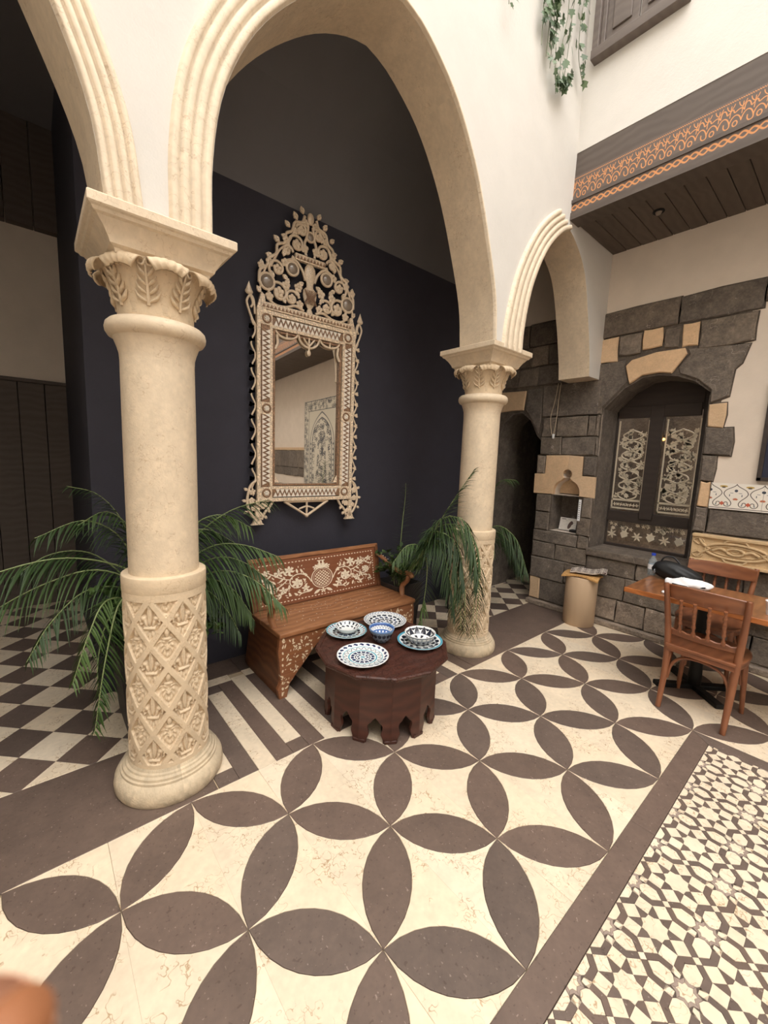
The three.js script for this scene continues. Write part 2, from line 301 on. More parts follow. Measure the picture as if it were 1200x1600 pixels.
  for (let i = 0; i < 8; i++) {
    const a = i * PI / 4, R2 = 0.44, d = 0.2929 * R2, ca = Math.cos(a), sa = Math.sin(a), rot = (x, y) => [x * ca - y * sa, x * sa + y * ca];
    unit.push([[rot(R2, 0), rot(R2 - d, d), rot(R2 - 2 * d, 0), rot(R2 - d, -d)], 'c']);
    const h = PI / 8, side = pol((R2 - d) / Math.cos(h), a + h);
    unit.push([[pol(0.182, a), pol(0.147, a + h), pol(0.182, a + PI / 4), side], 'd']);
    for (const s of [1, -1]) { // bent bands between the small squares
      const tip = (r) => rot(r, 0), nt = (r) => pol(r, a + s * h); const w = 0.0424, q = 0.3827;
      const r1 = q - w / Math.cos(PI / 8) * 0.93, r2 = q + w / Math.cos(PI / 8) * 0.93;
      if (i % 2 === 0) { // from the middle of a side to the corner near the ring
        const b = a + s * PI / 4, e = (t) => [t * Math.cos(b), t * Math.sin(b)]; const A = tip(0.44), Bq = nt(r1), C = e(0.44), u = (p, v, t) => [p[0] + v[0] * t, p[1] + v[1] * t];
        const C2 = (() => { const m = e(0.5), dir = Math.abs(Math.cos(a)) > 0.5 ? [Math.sign(ca) * 0.06, 0] : [0, Math.sign(sa) * 0.06]; return [m[0] + dir[0], m[1] + dir[1]]; })();
        const A2 = (() => { const v = rot(0.5, s * 0.06); return v; })();
        unit.push([[A, A2, nt(r2), C2, C, Bq], 'd']);
      }
    }
  }
  const sq = (x, y, r) => [[x + r, y], [x, y + r], [x - r, y], [x, y - r]];
  unit.push([sq(0.5, 0, 0.058), 'c'], [sq(0, 0.5, 0.058), 'c']);
  for (const s of [1, -1]) for (const t of [1, -1]) { const x = 0.5 - s * 0.147, y = 0.5 - t * 0.147; unit.push([[[x + 0.05, y + 0.05], [x - 0.05, y + 0.05], [x - 0.05, y - 0.05], [x + 0.05, y - 0.05]], 'c']); }
  const B = (pts) => pts.map(([x, y]) => [x + 0.5, y + 0.5]);
  unit.push([B(star(8, 0.115, 0.085, PI / 8)), 'c']);
  for (let i = 0; i < 8; i++) { const a = i * PI / 4 + PI / 8, h = PI / 8; const O = i, r = (t, b) => pol(t, b); unit.push([B([r(0.115, a), r(0.085, a + h), r(0.115, a + 2 * h), r(0.168, a + 2 * h), r(0.13, a + h), r(0.168, a)]), 'g']); void O; }
  for (let i = 0; i < 4; i++) { const a = i * PI / 2, ca = Math.cos(a), sa = Math.sin(a), rot = ([x, y]) => [x * ca - y * sa + 0.5, x * sa + y * ca + 0.5]; unit.push([[[0.435, 0], [0.335, 0.1], [0.2, 0.1], [0.16, 0.066], [0.13, 0], [0.16, -0.066], [0.2, -0.1], [0.335, -0.1]].map(rot), 'c']); }
  const pieces = [];
  for (let i = -17; i < 8; i++) for (let j = -1; j < 8; j++) for (const [pts, kind] of unit) {
    const w = inRect(pts.map(([x, y]) => [ox + (i + x) * PX, oz + (j + y) * PZ]), -2.59, 3.158, 1.439, 3.298); if (!w || areaOf(w) < 4e-5) continue;
    const cx = w.reduce((s, p) => s + p[0], 0) / w.length, cz = w.reduce((s, p) => s + p[1], 0) / w.length;
    const wob = () => 0; pieces.push({ w, kind, d: Math.hypot(cx - 0.175, cz - 1.85, 1.6) + (cx < 1.05 || cz > 1.4 + (cx - 1.05) * 0.62 + 0.16 || cz > 1.95 - (cx - 1.75) * 0.1 ? 20 : 0) }); void wob;
  }
  pieces.sort((a, b) => a.d - b.d);
  const matOf = (k) => k === 'c' ? pick(M.floorCream) : k === 'g' ? M.floorGrey : pick(M.floorDark);
  pieces.slice(0, 300).forEach((q) => part('mosaic_tile', slab(q.w, -0.005, 0, 0.0003, 0.0006), matOf(q.kind), mosaic));
  for (const [k, m] of [['c', M.floorCream[0]], ['d', M.floorDark[0]], ['g', M.floorGrey]]) stuff('mosaic_tiles', pieces.slice(300).filter((q) => q.kind === k).map((q) => slab(q.w, -0.005, 0, 0.0003, 0.0006)), m, mosaic);
}

// ---------------------------------------------------------------- the arcade wall with its three arches
const ARCH_L = [[-0.99, 2.51], [-0.985, 2.78], [-0.945, 3.04], [-0.865, 3.25], [-0.76, 3.43], [-0.575, 3.65], [-0.33, 3.86], [-0.12, 3.97], [0, 4.0]];
const ARCH_R = [[0, 4.0], [0.12, 3.975], [0.235, 3.92], [0.43, 3.78], [0.655, 3.49], [0.84, 3.10], [0.955, 2.78], [0.99, 2.51]];
const SMALL_L = [[-0.6, 2.51], [-0.598, 2.635], [-0.525, 2.985], [-0.345, 3.324], [-0.12, 3.54], [0, 3.6]];
const SMALL_R = [[0, 3.6], [0.11, 3.55], [0.315, 3.38], [0.49, 2.985], [0.598, 2.635], [0.62, 2.5]];
const dense = (pts, n) => { const c = new THREE.CatmullRomCurve3(pts.map(([x, y]) => V3(x, y, 0)), false, 'centripetal'); return c.getSpacedPoints(n).map((p) => [p.x, p.y]); };
const wallArcade = (() => {
  const contour = [[4.75, 2.5], [4.75, 8.2], [-2.8, 8.2], [-2.8, 0], [-1.56, 0]];
  const add = (pts, cx) => pts.forEach(([x, y]) => contour.push([x + cx, y]));
  add(dense(ARCH_R, 24).reverse().map(([x, y]) => [-x, y]).filter(([x]) => x <= 0), -0.57); add(dense(ARCH_R, 24), -0.57);
  add(dense(ARCH_L, 26), 1.785); add(dense(ARCH_R, 24).slice(1), 1.785);
  add(dense(SMALL_L, 20), 3.752); add(dense(SMALL_R, 20).slice(1), 3.752);
  const g = boxUV(new THREE.ExtrudeGeometry(shapeOf(contour), { depth: 0.31, bevelEnabled: false }).translate(0, 0, -0.34));
  return struct('wall_arcade', toCreasedNormals(g, 0.5), [M.plaster, M.intrados]);
})();
// moulded stone archivolts: ribs that run along an arch, part of the wall
function archivolt(inner, outer, ribs, cut) {
  const n = inner.length - 1, A = 6, W = ribs * A, P = [], I = [], U = [];
  for (let i = 0; i <= n; i++) for (let s = 0; s <= W; s++) {
    const t = s / W, h = -0.026 + 0.017 * Math.pow(Math.abs(Math.sin(t * ribs * PI)), 0.35); const p = [mixn(inner[i][0], outer[i][0], t), mixn(inner[i][1], outer[i][1], t)];
    P.push(p[0], p[1], s === 0 || s === W ? -0.032 : h); U.push(p[0] * 0.9 + p[1] * 0.3, p[1]);
  }
  for (let i = 0; i < n; i++) for (let s = 0; s < W; s++) { if (cut && cut(s / W, i / n)) continue; const a = i * (W + 1) + s, b = a + W + 1; I.push(a, b, a + 1, a + 1, b, b + 1); }
  const g = new THREE.BufferGeometry(); g.setAttribute('position', new THREE.Float32BufferAttribute(P, 3)); g.setAttribute('uv', new THREE.Float32BufferAttribute(U, 2)); g.setIndex(I); g.computeVertexNormals();
  const nz = g.attributes.normal; let s = 0; for (let i = 0; i < nz.count; i++) s += nz.getZ(i); if (s < 0) { const ix = g.index; for (let i = 0; i < ix.count; i += 3) { const t = ix.getX(i + 1); ix.setX(i + 1, ix.getX(i + 2)); ix.setX(i + 2, t); } g.computeVertexNormals(); }
  return g;
}
{
  const at = (pts, cx) => pts.map(([x, y]) => [x + cx, y]);
  const off = (pts, d0, d1) => pts.map((p, i) => { const a = pts[Math.max(0, i - 1)], b = pts[Math.min(pts.length - 1, i + 1)], dx = b[0] - a[0], dy = b[1] - a[1], L = Math.hypot(dx, dy), d = mixn(d0, d1, i / (pts.length - 1)); return [p[0] - dy / L * d, p[1] + dx / L * d]; });
  const foot = ([x]) => [x, 2.48]; const l2 = at(dense(ARCH_L, 40), 1.785); l2.unshift(foot(l2[0])); part('arch_moulding', archivolt(l2, off(l2, 0.165, 0.165), 4), M.arch, wallArcade);
  const r1 = at(dense(ARCH_R, 40), -0.57); r1.push(foot(r1[r1.length - 1])); part('arch_moulding', archivolt(r1, off(r1, 0.125, 0.125), 4), M.arch, wallArcade);
  const s3 = at(dense(SMALL_L, 40), 3.752); s3.unshift(foot(s3[0])); const full = off(s3, 0.275, 0.165); part('arch_moulding', archivolt(s3, full, 4, (t, u) => u > 0.985 - Math.floor(t * 4) * 0.035), M.arch, wallArcade);
  // slim plain fillet on the right leg of the middle arch
  const r2 = at(dense(ARCH_R, 30), 1.785); part('arch_edge', archivolt(r2, off(r2, 0.022, 0.022), 1), M.arch, wallArcade);
}

// ---------------------------------------------------------------- the rooms behind the arcade
const wallBack = struct('wall_back', box(4.43, 4.6, 0.25, 2.655, 2.1, -1.375), M.blue);
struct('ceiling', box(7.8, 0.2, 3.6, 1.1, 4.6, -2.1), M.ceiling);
{ // coved vault from the blue wall to the arches, lens veil in its paler grey
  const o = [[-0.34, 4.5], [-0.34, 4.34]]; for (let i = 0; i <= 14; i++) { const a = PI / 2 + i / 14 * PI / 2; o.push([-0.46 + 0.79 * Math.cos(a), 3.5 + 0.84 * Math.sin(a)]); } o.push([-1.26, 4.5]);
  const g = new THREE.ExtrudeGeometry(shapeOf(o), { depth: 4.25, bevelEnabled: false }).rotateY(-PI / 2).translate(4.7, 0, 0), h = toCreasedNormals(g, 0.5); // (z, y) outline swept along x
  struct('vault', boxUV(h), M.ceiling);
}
{
  const w = struct('wall_far', box(2.8, 2.3, 0.2, -0.9, 3.4, -3.6), M.recess);
  for (let i = 0; i < 14; i++) part('board', box(0.196, 2.24, 0.16, -2.2 + i * 0.2, 1.12, -3.57 + (i % 3) * 0.003, 0.006), M.beam, w); part('board_backing', box(2.9, 2.35, 0.1, -0.9, 1.16, -3.7), M.beam, w); part('ledge', box(2.8, 0.035, 0.06, -0.9, 2.235, -3.49, 0.008), M.beam, w);
  for (let i = 0; i < 14; i++) part('board', box(0.196, 1.0, 0.16, -2.2 + i * 0.2, 4.12, -3.49 + (i % 3) * 0.003, 0.006), M.beam, w);
}
struct('wall_inner_left', box(0.2, 4.4, 3.7, -1.75, 2.2, -2.0), M.blue);
struct('wall_inner_right', box(0.24, 4.5, 2.5, 0.59, 2.25, -2.65), M.blue);
{ // small recessed lamp in the dark ceiling, unlit
  const s = thing('ceiling_spot', 'small pale recessed spot lamp in the dark ceiling above the mirror', 'spot lamp', [2.02, 4.325, -0.5]);
  part('ring', new THREE.TorusGeometry(0.035, 0.008, 8, 20).rotateX(PI / 2), M.white, s); part('lens', new THREE.CylinderGeometry(0.03, 0.03, 0.012, 20), std({ color: '#b9b4a8', roughness: 0.3 }), s);
}

// ---------------------------------------------------------------- the stone wall on the right, with door, window recess and little niche
const wallRight = (() => {
  const s = shapeOf([[-1.26, 0], [-1.18, 0], [-1.18, 1.95], [-1.12, 2.12], [-1.0, 2.22], [-0.88, 2.23], [-0.76, 2.14], [-0.66, 1.96], [-0.6, 1.9], [-0.6, 0], [8.25, 0], [8.25, 4.4], [-1.26, 4.4]]); // (z, y)
  s.holes.push(shapeOf([[0.03, 0.77], [0.905, 0.77], [0.9, 2.3], [0.79, 2.4], [0.66, 2.46], [0.5, 2.495], [0.36, 2.485], [0.2, 2.39], [0.1, 2.28], [0.03, 2.2]]));
  s.holes.push(shapeOf([[-0.42, 0.89], [-0.11, 0.89], [-0.11, 1.3], [-0.42, 1.3]]));
  const k = [[-0.12, 1.3]]; // keyhole head of the little niche
  for (let i = 0; i <= 8; i++) { const a = i / 8 * PI * 0.36; k.push([-0.26 + 0.145 * Math.cos(a), 1.34 + 0.13 * Math.sin(a)]); }
  for (let i = 0; i <= 10; i++) { const a = -0.9 + i / 10 * (PI + 1.8); k.push([-0.262 + 0.05 * Math.cos(a), 1.53 + 0.052 * Math.sin(a)]); }
  for (let i = 0; i <= 8; i++) { const a = PI * 0.64 + i / 8 * PI * 0.36; k.push([-0.264 + 0.145 * Math.cos(a), 1.34 + 0.13 * Math.sin(a)]); }
  k.push([-0.41, 1.3]); s.holes.push(shapeOf(k.map(([x, y]) => [x, y + 0.0005])));
  const g = new THREE.ExtrudeGeometry(s, { depth: 0.42, bevelEnabled: false }).rotateY(-PI / 2).scale(-1, 1, 1);
  // (z, y, depth) -> (x = wall + depth, y, z)
  const p = g.attributes.position, ix = []; g.rotateY(0);
  const src = new THREE.ExtrudeGeometry(s, { depth: 0.42, bevelEnabled: false }); const q = src.attributes.position; for (let i = 0; i < q.count; i++) p.setXYZ(i, XW + 0.022 + q.getZ(i), q.getY(i), q.getX(i)); void ix;
  g.computeVertexNormals(); // outline order (z, y) mapped to x depth keeps a left-handed turn: flip faces
  const r = g.index ? g.toNonIndexed() : g, pp = r.attributes.position, t = V3(), u = V3(); for (let i = 0; i < pp.count; i += 3) { t.fromBufferAttribute(pp, i + 1); u.fromBufferAttribute(pp, i + 2); pp.setXYZ(i + 1, u.x, u.y, u.z); pp.setXYZ(i + 2, t.x, t.y, t.z); } r.computeVertexNormals();
  return struct('wall_right', boxUV(r), M.recess);
})();
// outer closing of the wall's thickness behind its recesses
part('recess_back', box(0.12, 2.0, 1.2, XW + 0.75, 1.6, 0.46), M.basalt[1], wallRight);
part('niche_back', box(0.06, 0.62, 0.5, XW + 0.28, 1.1, -0.27), M.basalt[1], wallRight);
part('niche_head_back', box(0.06, 0.36, 0.5, XW + 0.2, 1.49, -0.27), M.creamStone[2], wallRight);
{ // dark passage behind the door
  const w = struct('wall_passage', box(0.15, 2.6, 1.4, XW + 1.6, 1.3, -0.9), M.basalt[1]);
  part('side_wall', box(1.3, 2.6, 0.1, XW + 0.95, 1.3, -1.3), M.basalt[1], w); part('side_wall', box(1.3, 2.6, 0.1, XW + 1.0, 1.3, -0.5), M.basalt[1], w); part('passage_ceiling', box(1.4, 0.1, 0.9, XW + 1.0, 2.6, -0.9), M.basalt[1], w);
}
// a stone standing a little proud of the wall: outline in (z, y)
const beds = [];
function stone(pts, mat, proud = 0.02, depth = 0.06, name = 'stone', round = 0.008) {
  if (name !== 'niche_head_stone') beds.push(pts);
  const g0 = new THREE.ExtrudeGeometry(shapeOf(pts), { depth: depth - round, bevelEnabled: true, bevelThickness: round, bevelSize: round, bevelOffset: -round, bevelSegments: 1 });
  const g = g0.index ? g0.toNonIndexed() : g0, p = g.attributes.position;
  for (let i = 0; i < p.count; i++) { const z = p.getX(i), y = p.getY(i), d = p.getZ(i); p.setXYZ(i, XW + 0.022 - proud + (depth - d) - round * 0, y, z); }
  g.computeVertexNormals(); const n = g.attributes.normal; // front faces must look to -x
  const a = V3(), b = V3(), c = V3(); for (let i = 0; i < p.count; i += 3) { a.fromBufferAttribute(p, i); b.fromBufferAttribute(p, i + 1); c.fromBufferAttribute(p, i + 2); } void n;
  return part(name, boxUV(orientTri(g), pts[0][0] * 3.7, pts[0][1] * 2.3), mat, wallRight);
}
function orientTri(g) { const p = g.attributes.position; let vol = 0; const a = V3(), b = V3(), c = V3(), o = V3().fromBufferAttribute(p, 0);
  for (let i = 0; i < p.count; i += 3) { a.fromBufferAttribute(p, i).sub(o); b.fromBufferAttribute(p, i + 1).sub(o); c.fromBufferAttribute(p, i + 2).sub(o); vol += a.dot(b.cross(c)); }
  if (vol < 0) for (let i = 0; i < p.count; i += 3) { a.fromBufferAttribute(p, i + 1); b.fromBufferAttribute(p, i + 2); p.setXYZ(i + 1, b.x, b.y, b.z); p.setXYZ(i + 2, a.x, a.y, a.z); }
  g.computeVertexNormals(); return g; }
{
  const r = rngOf(41), rnd = (a, b) => a + (b - a) * r(), dk = () => M.basalt[Math.floor(r() * 4)], cr = () => M.creamStone[Math.floor(r() * 3)];
  // four-sided stone with slightly uneven sides
  const q = (z0, z1, y0, y1, m, jit = 0.008, proud) => { const J = () => rnd(-jit, jit), g = 0.0045, mz = (z0 + z1) / 2, my = (y0 + y1) / 2;
    stone([[z0 + g + J(), y0 + g + J()], [mz + J(), y0 + g + J() * 0.6], [z1 - g + J(), y0 + g + J()], [z1 - g + J() * 0.6, my], [z1 - g + J(), y1 - g + J()], [mz + J(), y1 - g + J() * 0.6], [z0 + g + J(), y1 - g + J()], [z0 + g + J() * 0.6, my]], m, proud ?? rnd(0.016, 0.03)); };
  const row = (z0, z1, y0, y1, cuts, m) => { const e = [z0, ...cuts, z1]; for (let i = 0; i + 1 < e.length; i++) q(e[i], e[i + 1], y0, y1, m ? m(i) : dk()); };
  // left pier between door and window recess
  row(-0.6, 0.03, 0.06, 0.32, [-0.47, -0.16], (i) => i === 0 ? M.creamStone[2] : dk()); row(-0.6, 0.03, 0.32, 0.56, [-0.2]); row(-0.6, 0.03, 0.56, 0.74, [-0.33]); row(-0.6, 0.03, 0.74, 0.88, [-0.09]);
  q(-0.6, -0.42, 0.88, 1.09, dk()); q(-0.6, -0.42, 1.09, 1.295, dk()); q(-0.11, 0.03, 0.88, 1.08, dk()); q(-0.075, 0.03, 1.08, 1.295, dk());
  // cream head of the little niche, cut round its keyhole opening
  const kx = []; for (let i = 0; i <= 8; i++) { const a = i / 8 * PI * 0.36; kx.push([-0.26 + 0.145 * Math.cos(a), 1.34 + 0.13 * Math.sin(a)]); } for (let i = 0; i <= 5; i++) { const a = -0.9 + i / 10 * (PI + 1.8); kx.push([-0.262 + 0.05 * Math.cos(a), 1.53 + 0.052 * Math.sin(a)]); }
  const kl = []; for (let i = 5; i <= 10; i++) { const a = -0.9 + i / 10 * (PI + 1.8); kl.push([-0.262 + 0.05 * Math.cos(a), 1.53 + 0.052 * Math.sin(a)]); } for (let i = 0; i <= 8; i++) { const a = PI * 0.64 + i / 8 * PI * 0.36; kl.push([-0.264 + 0.145 * Math.cos(a), 1.34 + 0.13 * Math.sin(a)]); }
  stone([[-0.115, 1.3], [0.04, 1.295], [0.035, 1.515], [-0.105, 1.52], [-0.11, 1.725], [-0.262, 1.735], ...kx.slice().reverse()], M.creamStone[0], 0.026, 0.06, 'niche_head_stone', 0.005);
  stone([[-0.262, 1.735], [-0.52, 1.73], [-0.52, 1.525], [-0.645, 1.52], [-0.64, 1.295], [-0.41, 1.3], ...kl.slice().reverse()], M.creamStone[1], 0.026, 0.06, 'niche_head_stone', 0.005);
  q(-0.63, -0.525, 1.525, 1.73, M.basaltPale, 0.004); q(-0.1, 0.035, 1.525, 1.73, dk(), 0.004);
  row(-0.6, 0.03, 1.735, 1.93, [-0.36, 0.0]); row(-0.6, 0.02, 1.935, 2.15, [-0.44, -0.1, -0.02]); row(-0.63, 0.0, 2.155, 2.5, [-0.43]);
  row(-1.2, -0.43, 2.51, 2.72, [-0.95, -0.7]); row(-1.2, -0.43, 2.73, 2.95, [-0.8, -0.6], (i) => i === 1 ? M.basaltPale : dk()); row(-1.2, -0.43, 2.95, 3.2, [-0.85]);
  // stones round the door head
  stone([[-1.2, 2.24], [-1.0, 2.25], [-0.86, 2.25], [-0.84, 2.47], [-1.2, 2.48]], M.creamStone[2], 0.024); stone([[-0.83, 2.25], [-0.76, 2.16], [-0.65, 1.98], [-0.63, 2.14], [-0.64, 2.48], [-0.82, 2.48]], dk(), 0.02);
  // lintel courses and the arch over the window recess
  row(-0.1, 1.17, 2.9, 3.145, [0.6]); q(1.17, 1.36, 2.96, 3.13, dk());
  q(-0.11, 0.125, 2.66, 2.9, cr(), 0.012); q(0.13, 0.32, 2.7, 2.9, dk(), 0.01); q(0.33, 0.5, 2.73, 2.9, cr(), 0.012); q(0.505, 0.63, 2.71, 2.89, dk()); q(0.64, 0.765, 2.70, 2.895, cr(), 0.008); q(0.775, 1.14, 2.66, 2.895, dk(), 0.012);
  stone([[0.2, 2.4], [0.24, 2.46], [0.21, 2.6], [0.26, 2.65], [0.46, 2.69], [0.68, 2.69], [0.7, 2.64], [0.63, 2.53], [0.6, 2.485], [0.5, 2.505], [0.36, 2.495], [0.26, 2.43]].slice(2).concat([[0.25, 2.45]]), M.creamStone[1], 0.03, 0.06, 'keystone');
  stone([[0.7, 2.68], [1.12, 2.65], [1.08, 2.5], [1.04, 2.46], [1.03, 2.25], [0.91, 2.2], [0.905, 2.31], [0.8, 2.41], [0.66, 2.475], [0.65, 2.53], [0.72, 2.63]], dk(), 0.022);
  stone([[-0.1, 2.65], [0.2, 2.66], [0.2, 2.6], [0.235, 2.46], [0.19, 2.4], [0.1, 2.3], [0.03, 2.22], [-0.1, 2.36]], dk(), 0.02);
  q(-0.1, 0.03, 2.155, 2.35, dk());
  // right jamb of the window recess
  q(0.905, 1.03, 1.99, 2.2, cr(), 0.01); q(0.9, 1.1, 1.76, 1.99, dk(), 0.012); q(0.905, 1.01, 1.53, 1.76, dk()); q(0.905, 1.0, 1.31, 1.53, cr(), 0.01); q(0.905, 1.0, 1.09, 1.31, dk()); row(1.0, 8.2, 1.09, 1.305, [1.5, 1.95, 2.4, 2.9, 3.4, 3.9, 4.4, 4.9, 5.5, 6.0, 6.7, 7.4]);
  // below the sill
  row(0.03, 0.93, 0.53, 0.70, [0.5]); row(-0.02, 8.2, 0.29, 0.53, [0.42, 0.95, 1.3, 1.75, 2.2, 2.7, 3.2, 3.7, 4.2, 4.8, 5.4, 6.0, 6.7, 7.4]); row(0.0, 8.2, 0.06, 0.29, [0.12, 0.36, 0.62, 0.98, 1.4, 1.85, 2.3, 2.75, 3.2, 3.7, 4.2, 4.8, 5.4, 6.0, 6.7, 7.4], (i) => i < 4 ? M.basaltPale : dk());
  row(0.93, 8.2, 0.62, 0.83, [1.3, 1.6, 2.1, 2.5, 3.0, 3.5, 4.0, 4.5, 5.0, 5.6, 6.2, 6.9, 7.6]); row(0.93, 2.4, 0.53, 0.62, [1.3, 1.75]);
  row(5.05, 8.2, 1.31, 1.75, [5.6, 6.2, 6.8, 7.5]);
  part('kerb', box(0.07, 0.055, 8.7, XW - 0.02, 0.0275, 3.75, 0.01), M.basaltPale, wallRight);
  { // dark lining of the window recess and of the door way
    const lin = (o, d, m, name, x0, close) => { const c = [o.reduce((s, p) => s + p[0], 0) / o.length, o.reduce((s, p) => s + p[1], 0) / o.length], n = o.map(([z, y]) => { const L = Math.hypot(z - c[0], y - c[1]); return [z - (z - c[0]) / L * 0.012, Math.max(close ? -1 : 0, y - (y - c[1]) / L * 0.012)]; });
      const s = shapeOf(close ? [...o, ...[...n].reverse()] : o); if (!close) s.holes.push(shapeOf(n)); const g = new THREE.ExtrudeGeometry(s, { depth: d, bevelEnabled: false }), q = g.index ? g.toNonIndexed() : g, p = q.attributes.position; for (let i = 0; i < p.count; i++) { const z = p.getX(i), y = p.getY(i), e = p.getZ(i); p.setXYZ(i, x0 + e, y, z); } part(name, boxUV(orientTri(q)), m, wallRight); };
    lin([[0.03, 2.2], [0.1, 2.28], [0.2, 2.39], [0.36, 2.485], [0.5, 2.495], [0.66, 2.46], [0.79, 2.4], [0.9, 2.3]], 0.42, M.basalt[1], 'recess_soffit', XW + 0.02, true);
    lin([[-1.18, 0.01], [-1.18, 1.95], [-1.12, 2.12], [-1.0, 2.22], [-0.88, 2.23], [-0.76, 2.14], [-0.66, 1.96], [-0.6, 1.9], [-0.6, 0.01]], 0.42, M.basalt[1], 'door_lining', XW + 0.022, true);
    lin([[-0.42, 0.89], [-0.42, 1.3], [-0.11, 1.3], [-0.11, 0.89]], 0.24, M.basalt[1], 'niche_lining', XW + 0.022, true);
  }
  q(-1.26, -1.185, 0.02, 0.7, dk(), 0.002); q(-1.26, -1.185, 0.7, 1.4, dk(), 0.002); q(-1.26, -1.185, 1.4, 2.2, dk(), 0.002);
  { // mortar between and behind the stones of the masonry part
    const holes = [[[0.03, 0.77], [0.905, 0.77], [0.9, 2.3], [0.79, 2.4], [0.66, 2.46], [0.5, 2.495], [0.36, 2.485], [0.2, 2.39], [0.1, 2.28], [0.03, 2.2]], [[-0.42, 0.89], [-0.11, 0.89], [-0.11, 1.3], [-0.12, 1.31], ...kx, ...kl, [-0.41, 1.3], [-0.42, 1.3]]];
    const s = shapeOf([[-1.18, 1.95], [-1.12, 2.12], [-1.0, 2.22], [-0.88, 2.23], [-0.76, 2.14], [-0.66, 1.96], [-0.6, 1.9], [-0.6, 0.02], [0.98, 0.02], [0.98, 2.2], [1.04, 2.5], [1.1, 2.9], [1.1, 3.13], [-1.24, 3.13], [-1.24, 0.02], [-1.18, 0.02]]); for (const h of holes) s.holes.push(shapeOf(h));
    const g = new THREE.ExtrudeGeometry(s, { depth: 0.004, bevelEnabled: false }), m = g.index ? g.toNonIndexed() : g, p = m.attributes.position; for (let i = 0; i < p.count; i++) { const z = p.getX(i), y = p.getY(i), e = p.getZ(i); p.setXYZ(i, XW + 0.0175 + e, y, z); } part('mortar_coat', boxUV(orientTri(m)), M.mortar, wallRight);
  }
  part('mortar_bed', beds.map((o) => { const c = [o.reduce((s, p) => s + p[0], 0) / o.length, o.reduce((s, p) => s + p[1], 0) / o.length]; const g = new THREE.ExtrudeGeometry(shapeOf(o.map(([z, y]) => { const L = Math.hypot(z - c[0], y - c[1]); return [z + (z - c[0]) / L * 0.011, y + (y - c[1]) / L * 0.011]; })), { depth: 0.004, bevelEnabled: false }), p = g.attributes.position; for (let i = 0; i < p.count; i++) { const z = p.getX(i), y = p.getY(i), e = p.getZ(i); p.setXYZ(i, XW + 0.0165 + e + (o.length % 3) * 0.0004, y, z); } return boxUV(orientTri(g.index ? g.toNonIndexed() : g)); }), M.mortar, wallRight).userData.kind = 'stuff';
  part('window_sill', box(0.46, 0.075, 0.9, XW + 0.2, 0.735, 0.47, 0.012), M.basalt[3], wallRight);
  for (const z of [0.036, 0.9]) part('recess_jamb', box(0.42, 1.5, 0.012, XW + 0.24, 1.52, z), M.basalt[1], wallRight);
  part('string_course', box(0.03, 0.07, 3.1, XW + 0.01, 1.79, 6.6, 0.006), M.creamStone[2], wallRight);
}

// ---------------------------------------------------------------- beam, soffit and the wall above it
const SOF = 3.685;
const wallUpper = struct('wall_upper_right', box(0.3, 4.1, 8.4, 3.9, 6.24, 4.13), M.plaster);
{
  const soffit = struct('soffit', box(0.9, 0.1, 8.3, 4.2, SOF + 0.09, 4.11), M.beam);
  let z = -0.03; const r = rngOf(5); while (z < 8.1) { const w = 0.115 + r() * 0.02; part('plank', box(0.86, 0.03, w - 0.004, 4.195, SOF + 0.022 - r() * 0.003, z + w / 2, 0.004), M.soffit[Math.floor(r() * 3)], soffit); z += w; }
  const d = thing('soffit_lamp', 'small dark round recessed lamp in the planked soffit behind the painted beam', 'spot lamp', [4.14, SOF + 0.002, 0.5]);
  part('ring', new THREE.TorusGeometry(0.035, 0.009, 8, 20).rotateX(PI / 2), M.iron, d); part('lens', new THREE.SphereGeometry(0.026, 14, 8), std({ color: '#8a7d70', roughness: 0.3 }), d);
}
struct('wall_left', box(0.3, 8.2, 8.4, -2.75, 4.1, 4.0), M.plaster);
struct('wall_front', box(7.7, 8.2, 0.3, 0.9, 4.1, 8.35), M.plaster);

// ---------------------------------------------------------------- columns
function fleur(x, y) { // relief height 0..1 of a fleur-de-lis, x and y in half widths of its field
  x = Math.abs(x); const el = (cx, cy, rx, ry, rot = 0) => { const dx = x - cx, dy = y - cy, c = Math.cos(rot), s = Math.sin(rot), u = (dx * c + dy * s) / rx, v = (-dx * s + dy * c) / ry; return 1 - (u * u + v * v); };
  let h = 0; const add = (v, k = 1) => { if (v > 0) h = Math.max(h, Math.sqrt(v) * k); };
  const w = 0.125 * Math.sin(clamp((y + 0.1) / 0.66, 0, 1) * PI) ** 0.8; if (y > -0.1 && y < 0.56 && x < w) add(1 - (x / w) ** 2, x < 0.012 ? 0.7 : 0.95);
  add(el(0.17, 0.02, 0.075, 0.17, -0.5), 0.9); add(el(0.27, 0.13, 0.15, 0.085, 0.15), 1); add(el(0.395, 0.07, 0.075, 0.1), 1); add(el(0.37, -0.02, 0.07, 0.055), 0.95); if (el(0.315, 0.025, 0.045, 0.045) > 0) h *= 0.25;
  if (Math.abs(y + 0.14) < 0.06 && x < 0.26) add(1 - ((y + 0.14) / 0.06) ** 2, 0.95);
  add(el(0.12, -0.30, 0.1, 0.13, 0.4), 0.8); add(el(0, -0.40, 0.07, 0.16), 0.85); add(el(0.2, -0.24, 0.07, 0.07), 0.7); return h;
}
